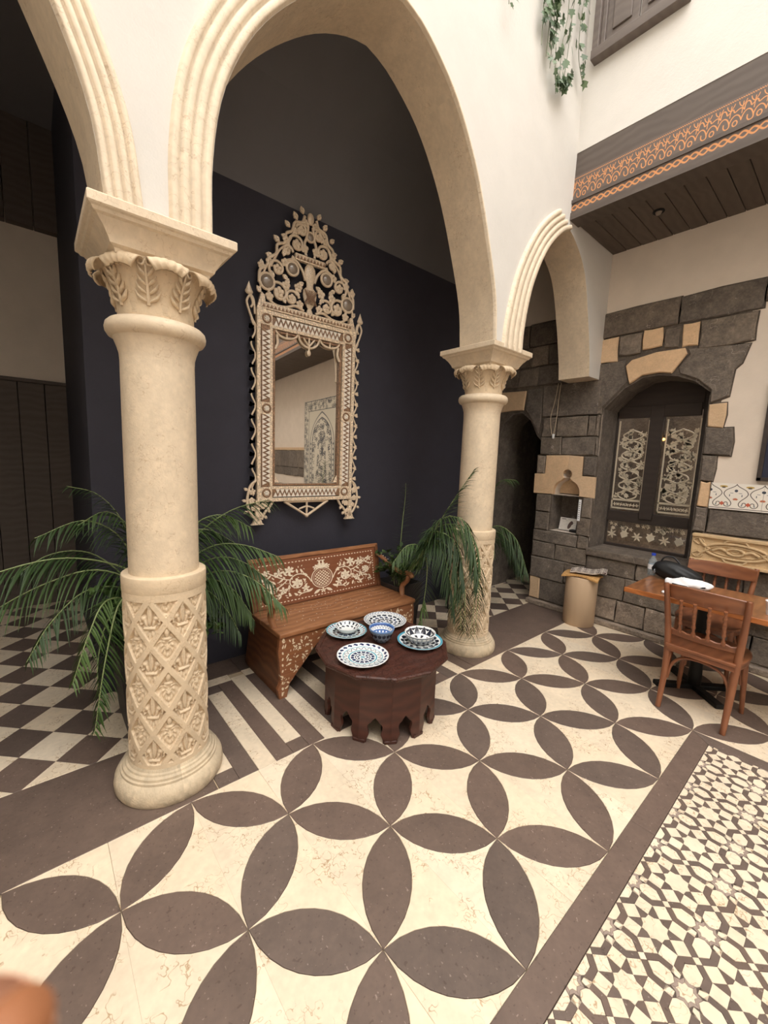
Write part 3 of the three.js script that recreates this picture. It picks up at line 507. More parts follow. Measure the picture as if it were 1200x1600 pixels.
function bouquet(x, y) {
  const ax = Math.abs(x); let h = 0; const add = (v, k = 1) => { if (v > 0) h = Math.max(h, Math.sqrt(v) * k); }; const el = (cx, cy, rx, ry) => 1 - ((ax - cx) / rx) ** 2 - ((y - cy) / ry) ** 2;
  add(el(0, 0.34, 0.13, 0.14), 0.9); add(el(0, 0.16, 0.22, 0.06), 0.8); add(el(0, 0.52, 0.04, 0.1), 0.7);
  const r = Math.hypot(ax - 0.02, y + 0.08); if (r < 0.52 && y < 0.12 && ax + Math.abs(y) * 0.62 < 0.66) { const a = Math.atan2(y + 0.08, ax), f = 0.5 + 0.5 * Math.sin(a * 9 + r * 26); h = Math.max(h, 0.35 + 0.45 * f * (0.6 + 0.4 * Math.sin(r * 40))); }
  add(el(0, -0.1, 0.1, 0.08), 1); add(el(0, -0.3, 0.06, 0.08), 0.9); add(el(0, -0.62, 0.045, 0.05), 0.9); return h;
}
const drumGeo = (() => {
  const R = 0.179, y0 = 0.125, y1 = 1.0, NT = 520, NY = 420, P = [], U = [], I = [], nC = 8, pitch = 0.2145, yTop = 0.965, yBot = 0.158;
  for (let j = 0; j <= NY; j++) for (let i = 0; i <= NT; i++) {
    const a = i / NT * TAU, y = mixn(y0, y1, j / NY), u = i / NT * nC, v = (yTop - 0.0 - y) / pitch; let h = 0;
    if (y < yTop && y > yBot) { // diamond lattice: bands where u + v or u - v is whole
      const p = u + v, q = u - v, fp = p - Math.floor(p), fq = q - Math.floor(q), dp = Math.min(fp, 1 - fp), dq = Math.min(fq, 1 - fq), d = Math.min(dp, dq);
      const edge = Math.min(d / 1.0 * 0.115, (yTop - y) * 0.9, (y - yBot) * 0.9), e = sstep(0.0115, 0.0145, edge);
      const cu = (Math.floor(p) + Math.floor(q) + 1) / 2, cv = (Math.floor(p) - Math.floor(q)) / 2, lx = (u - cu) * 1.28, ly = -(v - cv) * 1.28; // middle of this diamond
      const row = Math.round(cv * 2), rel = (row & 1) ? fleur(lx * 1.02, ly * 0.98) : bouquet(lx * 1.02, ly * 0.98);
      h = -0.017 * e + 0.0165 * e * rel;
    }
    P.push(Math.cos(a) * (R + h), y, Math.sin(a) * (R + h)); U.push(a * R, y);
  }
  for (let j = 0; j < NY; j++) for (let i = 0; i < NT; i++) { const a = j * (NT + 1) + i, b = a + NT + 1; I.push(a, b, a + 1, a + 1, b, b + 1); }
  const g = new THREE.BufferGeometry(); g.setAttribute('position', new THREE.Float32BufferAttribute(P, 3)); g.setAttribute('uv', new THREE.Float32BufferAttribute(U, 2)); g.setIndex(I); g.computeVertexNormals(); return g;
})();
const metreUV = (g, R = 0.16) => { const u = g.attributes.uv, p = g.attributes.position; for (let i = 0; i < u.count; i++) u.setXY(i, u.getX(i) * TAU * R, p.getY(i)); return g; };
function squareMould(prof) { // mitred square moulding from (half side, height) pairs
  return boxUV(toCreasedNormals(new THREE.LatheGeometry(prof.map(([r, y]) => V2(r * Math.SQRT2, y)), 4).rotateY(PI / 4), 0.3));
}
function capitalLeaf() { // broad plain leaf that leaves the bell and rolls over at its scalloped tip
  const P = [], I = [], U = [], n = 18, m = 16;
  for (const s of [0, 1]) for (let i = 0; i <= n; i++) { const t = i / n;
    let r, y; if (t < 0.55) { const k = t / 0.55; r = 0.149 + 0.04 * k * k; y = 2.175 + 0.172 * k; } else { const k = (t - 0.55) / 0.45, a = PI - k * 3.9; r = 0.2155 + 0.0265 * Math.cos(a); y = 2.347 + 0.025 * Math.sin(a); }
    const w = mixn(0.04, 0.074, sstep(0.05, 0.6, t)) * (t > 0.86 ? 1 - 0.35 * (t - 0.86) / 0.14 : 1);
    for (let j = 0; j <= m; j++) { const q = j / m * 2 - 1, lobe = t > 0.58 ? 0.009 * Math.abs(Math.sin(q * PI * 2.5)) * sstep(0.6, 0.8, t) : 0, curl = -0.012 * q * q * sstep(0.5, 0.9, t);
      const rad = r - (s ? 0.008 : 0) + lobe - 0.012 * q * q; P.push(rad, y + curl - (s ? 0.003 : 0), q * w); U.push(q * w, t * 0.3); } }
  const W = m + 1, S = (n + 1) * W; for (let i = 0; i < n; i++) for (let j = 0; j < m; j++) { const a = i * W + j, b = a + W; I.push(a, b, a + 1, a + 1, b, b + 1); I.push(a + S, a + 1 + S, b + S, a + 1 + S, b + 1 + S, b + S); }
  for (let i = 0; i < n; i++) for (const j of [0, m]) { const a = i * W + j, b = a + W; j ? I.push(a, b, a + S, b, b + S, a + S) : I.push(a, a + S, b, b, a + S, b + S); }
  for (let j = 0; j < m; j++) { const a = n * W + j; I.push(a, a + S, a + 1, a + 1, a + S, a + 1 + S); }
  const g = new THREE.BufferGeometry(); g.setAttribute('position', new THREE.Float32BufferAttribute(P, 3)); g.setAttribute('uv', new THREE.Float32BufferAttribute(U, 2)); g.setIndex(I); g.computeVertexNormals(); return orient(g);
}
function acanthus() { // fine pinnate relief between two broad leaves
  const L = [], bell = (y) => 0.15 + 0.05 * ((y - 2.2) / 0.16) ** 2;
  L.push(limb([[bell(2.21) + 0.002, 2.205, 0], [bell(2.27) + 0.004, 2.27, 0], [bell(2.34) + 0.008, 2.345, 0]], [0.0075, 0.006, 0.004], 6, 6));
  for (let k = 0; k < 4; k++) for (const s of [-1, 1]) { const y = 2.215 + k * 0.03, w = 0.046 - k * 0.006; L.push(limb([[bell(y) + 0.002, y, 0], [bell(y + 0.022) + 0.006, y + 0.02, s * w * 0.75], [bell(y + 0.045) + 0.001, y + 0.044 - k * 0.003, s * w]], [0.005, 0.0105, 0.0035], 6, 6, 0.7)); }
  for (const s of [-1, 1]) L.push(mv(new THREE.TorusGeometry(0.011, 0.005, 6, 14).rotateY(PI / 2), 0.197, 2.353, s * 0.015));
  return merge(L);
}
const leafGeo = capitalLeaf(), acGeo = acanthus();
function column(x, z, label) {
  const t = thing('column', label, 'column', [x, 0, z], 0, 'limestone columns of the arcade');
  part('base', metreUV(lathe([[0.0001, 0], [0.238, 0], [0.244, 0.012], [0.246, 0.034], [0.242, 0.06], [0.232, 0.08], [0.222, 0.09], [0.218, 0.093], [0.217, 0.104], [0.209, 0.107], [0.207, 0.118], [0.196, 0.124], [0.193, 0.132], [0.185, 0.136], [0.179, 0.15], [0.0001, 0.15]], 72, 0.5), 0.25), M.baseStone, t);
  const dr = part('carved_drum', drumGeo, M.carved, t); dr.rotation.y = 0.18;
  part('drum_collar', metreUV(lathe([[0.1785, 0.985], [0.1805, 0.99], [0.181, 1.05], [0.179, 1.057], [0.175, 1.06], [0.12, 1.06]], 72, 0.5)), M.carved, t);
  part('shaft', metreUV(lathe([[0.149, 1.05], [0.1495, 1.4], [0.149, 1.8], [0.148, 2.0], [0.15, 2.03], [0.157, 2.055], [0.166, 2.08], [0.172, 2.095]], 72, 0)), M.column, t);
  part('neck_ring', metreUV(lathe([[0.14, 2.09], [0.172, 2.092], [0.188, 2.1], [0.197, 2.115], [0.199, 2.13], [0.195, 2.147], [0.184, 2.158], [0.165, 2.163], [0.12, 2.165]], 72, 0.7)), M.column, t);
  const cap = part('capital', metreUV(lathe([[0.148, 2.155], [0.15, 2.21], [0.154, 2.25], [0.162, 2.29], [0.174, 2.325], [0.186, 2.35], [0.19, 2.372], [0.1, 2.375]], 48, 0)), M.carved, t);
  for (let i = 0; i < 8; i++) { const l = part('broad_leaf', leafGeo, M.carved, cap), a = part('acanthus_spray', acGeo, M.carved, cap); l.rotation.y = i * PI / 4; a.rotation.y = (i + 0.5) * PI / 4; }
  part('abacus', squareMould([[0.13, 2.36], [0.172, 2.362], [0.176, 2.375], [0.19, 2.385], [0.194, 2.398], [0.212, 2.428], [0.228, 2.446], [0.232, 2.452], [0.244, 2.458], [0.25, 2.468], [0.258, 2.473], [0.262, 2.478], [0.262, 2.508], [0.258, 2.512], [0.05, 2.512]]), M.column, t);
  return t;
}
column(0.628, -0.268, 'nearer limestone column with carved drum, standing between the potted palm and the striped bay');
column(3.03, -0.275, 'farther limestone column carrying the small arch, half veiled by hanging palm fronds');

// ---------------------------------------------------------------- mirror with pierced mother-of-pearl frame
{
  const cx = 1.917, t = thing('wall_mirror', 'tall mirror in a pierced mother-of-pearl frame with a pointed crest, on the dark blue wall', 'mirror', [cx, 0, -1.222], -0.055);
  const Y0 = 1.25, Y1 = 2.685, HW = 0.432, rail = 0.145, zf = 0.045;
  const gl = part('mirror_glass', box(0.62, 1.2, 0.01, 0, 1.985, 0.022), M.mirror, t); void gl;
  part('back_board', box(0.8, 1.38, 0.014, 0, 1.968, 0.008), M.black, t);
  const band = (name, x0, x1, y0, y1, z, d, m) => part(name, box(x1 - x0, y1 - y0, d, (x0 + x1) / 2, (y0 + y1) / 2, z, 0.004), m, t);
  for (const s of [-1, 1]) { // side rails: outer strip, dark inlay bed, inner strip
    const X = (a, b) => s < 0 ? [-b, -a] : [a, b];
    band('outer_strip', ...X(HW - 0.03, HW), Y0, Y1, zf, 0.04, M.pearl); band('outer_bead', ...X(HW - 0.044, HW - 0.034), Y0, Y1, zf, 0.034, M.pearlDark);
    band('side_rail', ...X(HW - 0.104, HW - 0.04), Y0 + 0.01, Y1 - 0.01, zf - 0.008, 0.036, M.pearlDark); band('inner_strip', ...X(HW - 0.124, HW - 0.1), Y0 + 0.12, Y1 - 0.1, zf, 0.036, M.pearl); band('inner_bead', ...X(HW - 0.148, HW - 0.128), Y0 + 0.12, Y1 - 0.12, zf - 0.01, 0.03, M.pearlDark);
    const teeth = []; for (let y = Y0 + 0.15; y < Y1 - 0.14; y += 0.036) if (Math.abs(y - 1.97) > 0.06) for (const k of [-1, 1]) teeth.push(prism([[0, -0.0165], [0.036, 0], [0, 0.0165]], 0.009).rotateZ(k > 0 ? PI : 0).translate(s * (HW - 0.072) + k * 0.03, y + (k > 0 ? 0.018 : 0), zf + 0.008));
    stuff('tooth_inlay', teeth, M.pearlBright, t);
    for (const y of [Y0 + 0.07, 1.97, Y1 - 0.06]) { const r = part('rosette', [box(0.094, 0.094, 0.03, s * (HW - 0.076), y, zf + 0.002, 0.004)], M.pearl, t);
      part('ring', mv(new THREE.TorusGeometry(0.03, 0.007, 6, 20), s * (HW - 0.076), y, zf + 0.018), M.pearlDark, r);
      for (let i = 0; i < 6; i++) part('petal', new THREE.SphereGeometry(0.011, 8, 6).scale(1, 0.55, 0.5).translate(0.012, 0, 0).rotateZ(i * PI / 3).translate(s * (HW - 0.076), y, zf + 0.019), M.pearlBright, r); }
  }
  for (const [y0, s] of [[Y0, 1], [Y1, -1]]) {
    const Y = (a, b) => s > 0 ? [y0 + a, y0 + b] : [y0 - b, y0 - a];
    band('outer_strip', -HW + 0.02, HW - 0.02, ...Y(0, 0.03), zf + 0.001, 0.04, M.pearl); band('cross_rail', -HW + 0.12, HW - 0.12, ...Y(0.036, 0.1), zf - 0.008, 0.036, M.pearlDark); band('inner_strip', -HW + 0.11, HW - 0.11, ...Y(0.098, 0.122), zf, 0.036, M.pearl); band('inner_bead', -HW + 0.13, HW - 0.13, ...Y(0.126, 0.142), zf - 0.01, 0.03, M.pearlDark);
    const teeth = []; for (let x = -HW + 0.15; x < HW - 0.15; x += 0.038) for (const k of [-1, 1]) teeth.push(prism([[-0.0165, 0], [0, 0.036], [0.0165, 0]], 0.009).rotateZ(k > 0 ? PI : 0).translate(x + (k > 0 ? 0.019 : 0), (Y(0.068, 0.068)[0]) + k * 0.03, zf + 0.008));
    stuff('tooth_inlay', teeth, M.pearlBright, t);
  }
  // fretwork garland over the glass
  { const L = []; for (const k of [-1, 0, 1]) { const pts = []; for (let i = 0; i <= 10; i++) { const a = PI + i / 10 * PI; pts.push([k * 0.19 + 0.09 * Math.cos(a), 2.565 + (k ? 0.05 : 0.085) * Math.sin(a), 0.045]); } L.push(tube(pts, 0.009, 20, 6)); L.push(tube([[k * 0.19, 2.56, 0.045], [k * 0.19, 2.56 - (k ? 0.05 : 0.13), 0.045]], 0.008, 4, 6)); }
    for (const s of [-1, 1]) { L.push(tube([[s * 0.285, 2.42, 0.045], [s * 0.265, 2.47, 0.045], [s * 0.272, 2.53, 0.045]], 0.011, 10, 6)); L.push(tube([[0, 2.49, 0.045], [s * 0.05, 2.55, 0.045]], 0.008, 6, 5)); L.push(prism([[s * 0.29, 1.4], [s * 0.29, 1.47], [s * 0.25, 1.4]].map(([x, y]) => [x, y]), 0.012).translate(0, 0, 0.036)); }
    L.push(mv(new THREE.SphereGeometry(0.018, 10, 8).scale(1, 1.3, 0.6), 0, 2.44, 0.045)); part('fretwork_garland', L, M.pearl, t); }
  // crest: base bar, urn, scrolls, domes, leaves
  const crest = part('crest', [box(0.8, 0.05, 0.036, 0, Y1 + 0.03, zf, 0.004), box(0.26, 0.05, 0.03, 0, 3.13, zf, 0.004), prism([[-0.43, Y1], [-0.36, Y1], [-0.37, Y1 + 0.1], [-0.395, Y1 + 0.12]], 0.03).translate(0, 0, 0.03), prism([[0.43, Y1], [0.395, Y1 + 0.12], [0.37, Y1 + 0.1], [0.36, Y1]], 0.03).translate(0, 0, 0.03)], M.pearl, t);
  { const teeth = []; for (let x = -0.38; x < 0.38; x += 0.03) teeth.push(prism([[-0.012, 0], [0, 0.024], [0.012, 0]], 0.008).translate(x, Y1 + 0.018, zf + 0.016)); for (let x = -0.11; x < 0.12; x += 0.028) teeth.push(prism([[-0.011, 0], [0, 0.024], [0.011, 0]], 0.008).translate(x, 3.118, zf + 0.013)); const q = stuff('tooth_inlay', teeth, M.pearlDark, crest); void q; }
  part('urn', toCreasedNormals(new THREE.LatheGeometry([[0.001, 0], [0.032, 0], [0.026, 0.02], [0.016, 0.04], [0.03, 0.06], [0.052, 0.1], [0.06, 0.14], [0.056, 0.175], [0.04, 0.19], [0.03, 0.2], [0.03, 0.23], [0.045, 0.26], [0.05, 0.3], [0.044, 0.34], [0.024, 0.37], [0.001, 0.38]].map(([r, y]) => V2(r, y)), 20), 0.7).scale(1, 1, 0.35).translate(0, 2.735, zf), M.pearl, crest);
  { const L = []; for (let i = -4; i <= 4; i++) for (const s of [-1, 1]) L.push(tube([[clamp(i * 0.014 - 0.05 * s, -0.055, 0.055), 2.80, zf + 0.022], [clamp(i * 0.014 + 0.05 * s, -0.055, 0.055), 2.91, zf + 0.022]], 0.0022, 2, 4)); stuff('urn_lattice', L, M.pearlDark, crest); }
  const spiral = (x, y, r, a0, turns, s) => { const o = []; for (let i = 0; i <= 26; i++) { const k = i / 26, a = a0 + s * k * turns * TAU, q = r * (1 - 0.8 * k); o.push([x + q * Math.cos(a), y + q * Math.sin(a), zf]); } return o; };
  const leafAt = (x, y, a, l = 0.034) => prism(new THREE.Shape([V2(0, 0), V2(l * 0.35, l * 0.34), V2(l * 0.7, l * 0.28), V2(l, 0), V2(l * 0.7, -l * 0.28), V2(l * 0.35, -l * 0.34)]), 0.016, 0.003).rotateZ(a).translate(x, y, zf - 0.008);
  const flowerAt = (x, y, r = 0.026) => { const L = []; for (let i = 0; i < 5; i++) L.push(new THREE.SphereGeometry(r * 0.48, 8, 6).scale(1, 1, 0.5).translate(r * 0.6 * Math.cos(i * TAU / 5 + 0.3), r * 0.6 * Math.sin(i * TAU / 5 + 0.3), 0)); L.push(new THREE.SphereGeometry(r * 0.34, 8, 6)); return merge(L).translate(x, y, zf + 0.004); };
  for (const s of [-1, 1]) {
    const S = (p) => p.map(([x, y, z]) => [s * x, y, z]);
    const scroll = (pts, r = 0.0115) => part('scroll', tube(S(pts), r, 40, 6), M.pearl, crest);
    scroll([[0.41, 2.87, zf], [0.4, 2.96, zf], [0.35, 3.0, zf], [0.335, 3.06, zf], [0.28, 3.1, zf], [0.27, 3.17, zf], [0.215, 3.2, zf], [0.2, 3.27, zf], [0.155, 3.3, zf], [0.13, 3.37, zf], [0.07, 3.39, zf], [0.05, 3.44, zf]], 0.012); scroll([[0.41, 2.8, zf], [0.36, 2.98, zf], [0.3, 3.05, zf], [0.25, 3.14, zf], [0.19, 3.2, zf], [0.14, 3.29, zf], [0.06, 3.38, zf]], 0.009);
    scroll(spiral(0.255, 2.835, 0.085, -0.4, 1.35, 1)); scroll(spiral(0.15, 2.82, 0.062, 2.9, 1.25, -1)); scroll(spiral(0.27, 3.0, 0.072, -1.2, 1.3, 1)); scroll(spiral(0.115, 3.22, 0.072, -0.8, 1.4, 1)); scroll(spiral(0.19, 3.15, 0.045, 3.1, 1.1, -1)); scroll(spiral(0.075, 3.33, 0.048, 0.2, 1.25, 1));
    scroll([[0.05, 2.75, zf], [0.12, 2.77, zf], [0.21, 2.74, zf], [0.3, 2.745, zf], [0.36, 2.8, zf]]); scroll([[0.04, 2.98, zf], [0.07, 3.05, zf], [0.13, 3.1, zf], [0.21, 3.075, zf]]); scroll([[0.035, 3.16, zf], [0.05, 3.24, zf], [0.03, 3.3, zf], [0.02, 3.38, zf]]);
    for (const [x, y, r] of [[0.35, 2.89, 0.056], [0.148, 3.035, 0.047]]) { const d = part('glass_dome', new THREE.SphereGeometry(r * 0.86, 20, 12).scale(1, 1, 0.45).translate(s * x, y, zf + 0.004), M.glassDome, crest); void d; part('dome_ring', mv(new THREE.TorusGeometry(r, 0.011, 8, 28), s * x, y, zf), M.pearl, crest); }
    for (const [x, y, a, l] of [[0.3, 2.92, 1.2, 0.04], [0.2, 2.905, 2.0, 0.036], [0.36, 2.975, 0.4, 0.04], [0.39, 2.98, 1.5, 0.034], [0.3, 3.07, 0.2, 0.04], [0.22, 3.1, 1.7, 0.036], [0.25, 3.19, 0.6, 0.04], [0.19, 3.24, 0.2, 0.034], [0.17, 3.32, 0.7, 0.036], [0.1, 3.29, 1.6, 0.034], [0.11, 3.39, 1.0, 0.04], [0.06, 3.45, 1.1, 0.036], [0.1, 2.93, 2.6, 0.036], [0.085, 2.86, 0.2, 0.034], [0.2, 2.77, 1.0, 0.03], [0.32, 2.76, 1.5, 0.03], [0.23, 2.97, 3.6, 0.034], [0.04, 3.1, 1.4, 0.03], [0.15, 3.13, 4.4, 0.03], [0.395, 2.8, 0.9, 0.034]]) part('leaf', leafAt(s * x, y, s > 0 ? a : PI - a, l * 1.55), M.pearl, crest);
    for (const [x, y, r] of [[0.255, 2.835, 0.032], [0.15, 2.82, 0.024], [0.27, 3.0, 0.026], [0.115, 3.22, 0.026], [0.19, 3.15, 0.02], [0.075, 3.33, 0.02], [0.33, 2.79, 0.024], [0.2, 2.9, 0.026], [0.085, 2.79, 0.024], [0.1, 2.91, 0.026], [0.21, 3.06, 0.024], [0.33, 3.03, 0.024], [0.05, 3.21, 0.026], [0.2, 3.22, 0.024], [0.13, 3.31, 0.02], [0.04, 3.39, 0.022], [0.395, 2.99, 0.02]]) part('flower', flowerAt(s * x, y, r * 1.3), M.pearl, crest);
    // side fringe: wavy vine with leaf buds, scrolled finial above, pierced bracket foot below
    const v = []; for (let i = 0; i <= 40; i++) { const y = 1.3 + i / 40 * 1.33; v.push([s * (HW + 0.022 + 0.016 * Math.sin(i * 1.15)), y, zf]); }
    const fr = part('side_fringe', tube(v, 0.0075, 120, 5), M.pearl, t); for (let i = 0; i < 14; i++) part('bud', merge([leafAt(0, 0, 1.0, 0.034), leafAt(0, 0, 2.2, 0.026), leafAt(0, 0, 0.1, 0.026)]).scale(s, 1, 1).translate(s * (HW + 0.03), 1.33 + i * 0.093, 0), M.pearl, fr);
    const fi = part('finial', [tube(S([[0.43, 2.55, zf], [0.46, 2.6, zf], [0.485, 2.66, zf], [0.5, 2.72, zf], [0.475, 2.76, zf], [0.455, 2.71, zf], [0.47, 2.68, zf]]), 0.009, 30, 6), tube(S([[0.44, 2.64, zf], [0.455, 2.75, zf], [0.49, 2.78, zf]]), 0.008, 14, 6)], M.pearl, t); part('bud', new THREE.ConeGeometry(0.03, 0.075, 8).scale(1, 1, 0.5).translate(s * 0.483, 2.82, zf), M.pearl, fi); part('bud', new THREE.SphereGeometry(0.03, 10, 8).scale(1, 0.7, 0.5).translate(s * 0.483, 2.785, zf), M.pearl, fi);
    const ft = part('bracket_foot', [tube(S([[0.43, 1.42, zf], [0.475, 1.38, zf], [0.5, 1.3, zf], [0.5, 1.22, zf], [0.47, 1.15, zf], [0.435, 1.11, zf]]), 0.011, 30, 6), tube(S([[0.3, 1.25, zf], [0.33, 1.2, zf], [0.36, 1.17, zf], [0.39, 1.11, zf]]), 0.011, 20, 6), box(0.035, 0.17, 0.03, s * 0.425, 1.18, zf, 0.004), prism([[s * 0.375, 1.07], [s * 0.475, 1.07], [s * 0.46, 1.085], [s * 0.445, 1.13], [s * 0.405, 1.13], [s * 0.39, 1.085]], 0.032).translate(0, 0, 0.028)], M.pearl, t);
    for (const [x, y, r] of [[0.465, 1.33, 0.026], [0.47, 1.26, 0.026], [0.455, 1.2, 0.022], [0.385, 1.215, 0.026], [0.4, 1.15, 0.02], [0.36, 1.225, 0.02]]) part('flower', flowerAt(s * x, y, r), M.pearl, ft);
    for (const [x, y, a] of [[0.5, 1.34, 0.6], [0.51, 1.26, 0.1], [0.5, 1.18, -0.5], [0.34, 1.19, 4.2], [0.37, 1.14, 4.0]]) part('leaf', leafAt(s * x, y, s > 0 ? a : PI - a, 0.036), M.pearl, ft);
  }
  part('glass_dome', new THREE.SphereGeometry(0.03, 16, 10).scale(1, 1, 0.5).translate(0, 3.305, zf), M.glassDome, crest); part('dome_ring', mv(new THREE.TorusGeometry(0.034, 0.009, 8, 22), 0, 3.305, zf), M.pearl, crest);
  part('top_bud', new THREE.SphereGeometry(0.03, 12, 10).scale(1, 1.5, 0.5).translate(0, 3.435, zf), M.pearl, crest);
  part('pendant', [tube([[-0.2, 1.245, zf], [0, 1.12, zf], [0.2, 1.245, zf]].map((p) => V3(...p)), 0.012, 2, 6), tube([[-0.2, 1.243, zf], [0.2, 1.243, zf]], 0.01, 2, 6), tube([[0, 1.13, zf], [0, 1.24, zf]], 0.009, 2, 6), tube([[-0.07, 1.18, zf], [0, 1.2, zf], [0.07, 1.18, zf]], 0.008, 10, 6), mv(new THREE.SphereGeometry(0.018, 8, 6), 0, 1.122, zf)], M.pearl, t);
}

// ---------------------------------------------------------------- inlaid bench
const inlay = (w, h, base, draw) => canvasTex(w, h, (c) => { const r = rngOf(99);
  c.fillStyle = base; c.fillRect(0, 0, w, h); for (let i = 0; i < 260; i++) { c.strokeStyle = `rgba(${r() < 0.5 ? '60,28,14' : '170,110,70'},${0.05 + r() * 0.1})`; c.lineWidth = 1 + r() * 2; const y = r() * h; c.beginPath(); c.moveTo(0, y); c.bezierCurveTo(w * 0.3, y + r() * 8 - 4, w * 0.6, y + r() * 8 - 4, w, y + r() * 10 - 5); c.stroke(); }
  draw(c, r); });
const dots = (c, x0, y0, x1, y1, step, rx, ry) => { const L = Math.hypot(x1 - x0, y1 - y0), n = Math.round(L / step), a = Math.atan2(y1 - y0, x1 - x0); for (let i = 0; i <= n; i++) { c.save(); c.translate(x0 + (x1 - x0) * i / n, y0 + (y1 - y0) * i / n); c.rotate(a + 0.35 * (i % 2 ? 1 : -1)); c.beginPath(); c.ellipse(0, 0, rx, ry, 0, 0, TAU); c.fill(); c.restore(); } };
const floret = (c, x, y, r, n = 5) => { r *= 1.2; for (let i = 0; i < n; i++) { const a = i / n * TAU - 1.57; c.beginPath(); c.ellipse(x + r * 0.62 * Math.cos(a), y + r * 0.62 * Math.sin(a), r * 0.42, r * 0.26, a, 0, TAU); c.fill(); } c.beginPath(); c.arc(x, y, r * 0.2, 0, TAU); c.fill(); };
const leafP = (c, x, y, a, l) => { l *= 1.2; c.save(); c.translate(x, y); c.rotate(a); c.beginPath(); c.moveTo(0, 0); c.quadraticCurveTo(l * 0.5, -l * 0.38, l, 0); c.quadraticCurveTo(l * 0.5, l * 0.38, 0, 0); c.fill(); c.restore(); };
const benchBackTex = inlay(1280, 512, '#834f33', (c, r) => {
  const W = 1280, H = 512; c.fillStyle = '#eadcc3'; c.strokeStyle = '#eadcc3';
  dots(c, 40, 38, W - 40, 38, 34, 10, 6); dots(c, 40, H - 34, W - 40, H - 34, 34, 10, 6); dots(c, 32, 70, 32, H - 70, 34, 10, 6); dots(c, W - 32, 70, W - 32, H - 70, 34, 10, 6);
  c.lineWidth = 9; c.beginPath(); c.ellipse(640, 275, 112, 122, 0, 0, TAU); c.stroke(); c.lineWidth = 4; c.beginPath(); c.ellipse(640, 275, 92, 104, 0, 0, TAU); c.stroke();
  c.beginPath(); c.ellipse(640, 280, 82, 94, 0, 0, TAU); c.fill(); c.save(); c.clip(); c.strokeStyle = '#834f33'; c.lineWidth = 8; for (let k = -8; k < 9; k++) { c.beginPath(); c.moveTo(500 + k * 36, 160); c.lineTo(740 + k * 36, 400); c.moveTo(780 - k * 36, 160); c.lineTo(540 - k * 36, 400); c.stroke(); } c.restore();
  for (const s of [-1, 1]) { leafP(c, 640, 165, -1.57 + s * 0.9, 70); leafP(c, 640, 160, -1.57 + s * 0.4, 60); floret(c, 640 + s * 62, 142, 26); leafP(c, 640 + s * 30, 412, 1.57 - s * 1.0, 70); leafP(c, 640 + s * 105, 385, s > 0 ? 0.5 : PI - 0.5, 60); } c.fillRect(612, 62, 18, 52); c.fillRect(650, 62, 18, 52); c.fillRect(600, 62, 80, 10); c.fillRect(600, 104, 80, 10); floret(c, 640, 432, 26);
  for (const s of [-1, 1]) { const X = (x) => 640 + s * x; c.strokeStyle = '#eadcc3'; c.lineWidth = 11; c.lineCap = 'round';
    c.beginPath(); c.moveTo(X(118), 300); c.bezierCurveTo(X(170), 150, X(300), 170, X(330), 250); c.bezierCurveTo(X(345), 330, X(250), 380, X(215), 320); c.bezierCurveTo(X(200), 270, X(250), 240, X(275), 270); c.stroke();
    c.beginPath(); c.moveTo(X(325), 240); c.bezierCurveTo(X(400), 230, X(480), 160, X(560), 100); c.stroke(); c.beginPath(); c.moveTo(X(360), 240); c.bezierCurveTo(X(440), 330, X(520), 330, X(545), 270); c.bezierCurveTo(X(550), 220, X(480), 210, X(470), 260); c.stroke(); c.beginPath(); c.moveTo(X(340), 300); c.bezierCurveTo(X(360), 380, X(420), 400, X(470), 390); c.stroke(); c.beginPath(); c.moveTo(X(130), 400); c.bezierCurveTo(X(180), 420, X(230), 410, X(250), 440); c.stroke();
    floret(c, X(262), 290, 46, 6); floret(c, X(330), 130, 40, 6); floret(c, X(430), 150, 38, 5); floret(c, X(510), 265, 36, 6); floret(c, X(400), 350, 34, 5); floret(c, X(180), 370, 34, 5); floret(c, X(556), 130, 30, 5);
    for (const [x, y, a, l] of [[150, 220, -0.6, 50], [200, 180, -1.2, 46], [250, 180, -1.4, 50], [300, 200, -0.5, 46], [360, 190, -1.1, 50], [390, 215, 0.7, 46], [460, 190, -1.3, 42], [500, 150, 0.8, 44], [530, 180, 0.5, 44], [440, 300, 1.1, 46], [480, 330, 0.4, 48], [540, 340, 1.0, 44], [350, 380, 1.9, 46], [300, 400, 2.4, 46], [420, 400, 0.9, 44], [520, 400, -0.3, 46], [220, 420, -0.5, 44], [160, 310, 0.9, 42], [205, 250, 2.5, 36], [575, 220, -1.2, 38]]) leafP(c, X(x), y, s > 0 ? a : PI - a, l);
    for (let i = 0; i < 110; i++) { const x = 150 + r() * 430, y = 85 + r() * 350; if (i % 2) { c.beginPath(); c.arc(X(x), y, 3 + r() * 5, 0, TAU); c.fill(); } else leafP(c, X(x), y, r() * TAU, 16 + r() * 16); } }
});
const benchFrontTex = inlay(1024, 320, '#8f5c3c', (c, r) => { c.fillStyle = '#e4d3b6'; for (const s of [0, 1]) { const X = (x) => s ? 1024 - x : x; for (let i = 0; i < 120; i++) { const x = 14 + r() * 200, y = 14 + r() * 290; leafP(c, X(x), y, r() * TAU, 9 + r() * 13); } dots(c, X(16), 20, X(16), 300, 30, 8, 5); } for (let i = 0; i < 60; i++) leafP(c, 200 + r() * 620, 16 + r() * 60, r() * TAU, 8 + r() * 10); });
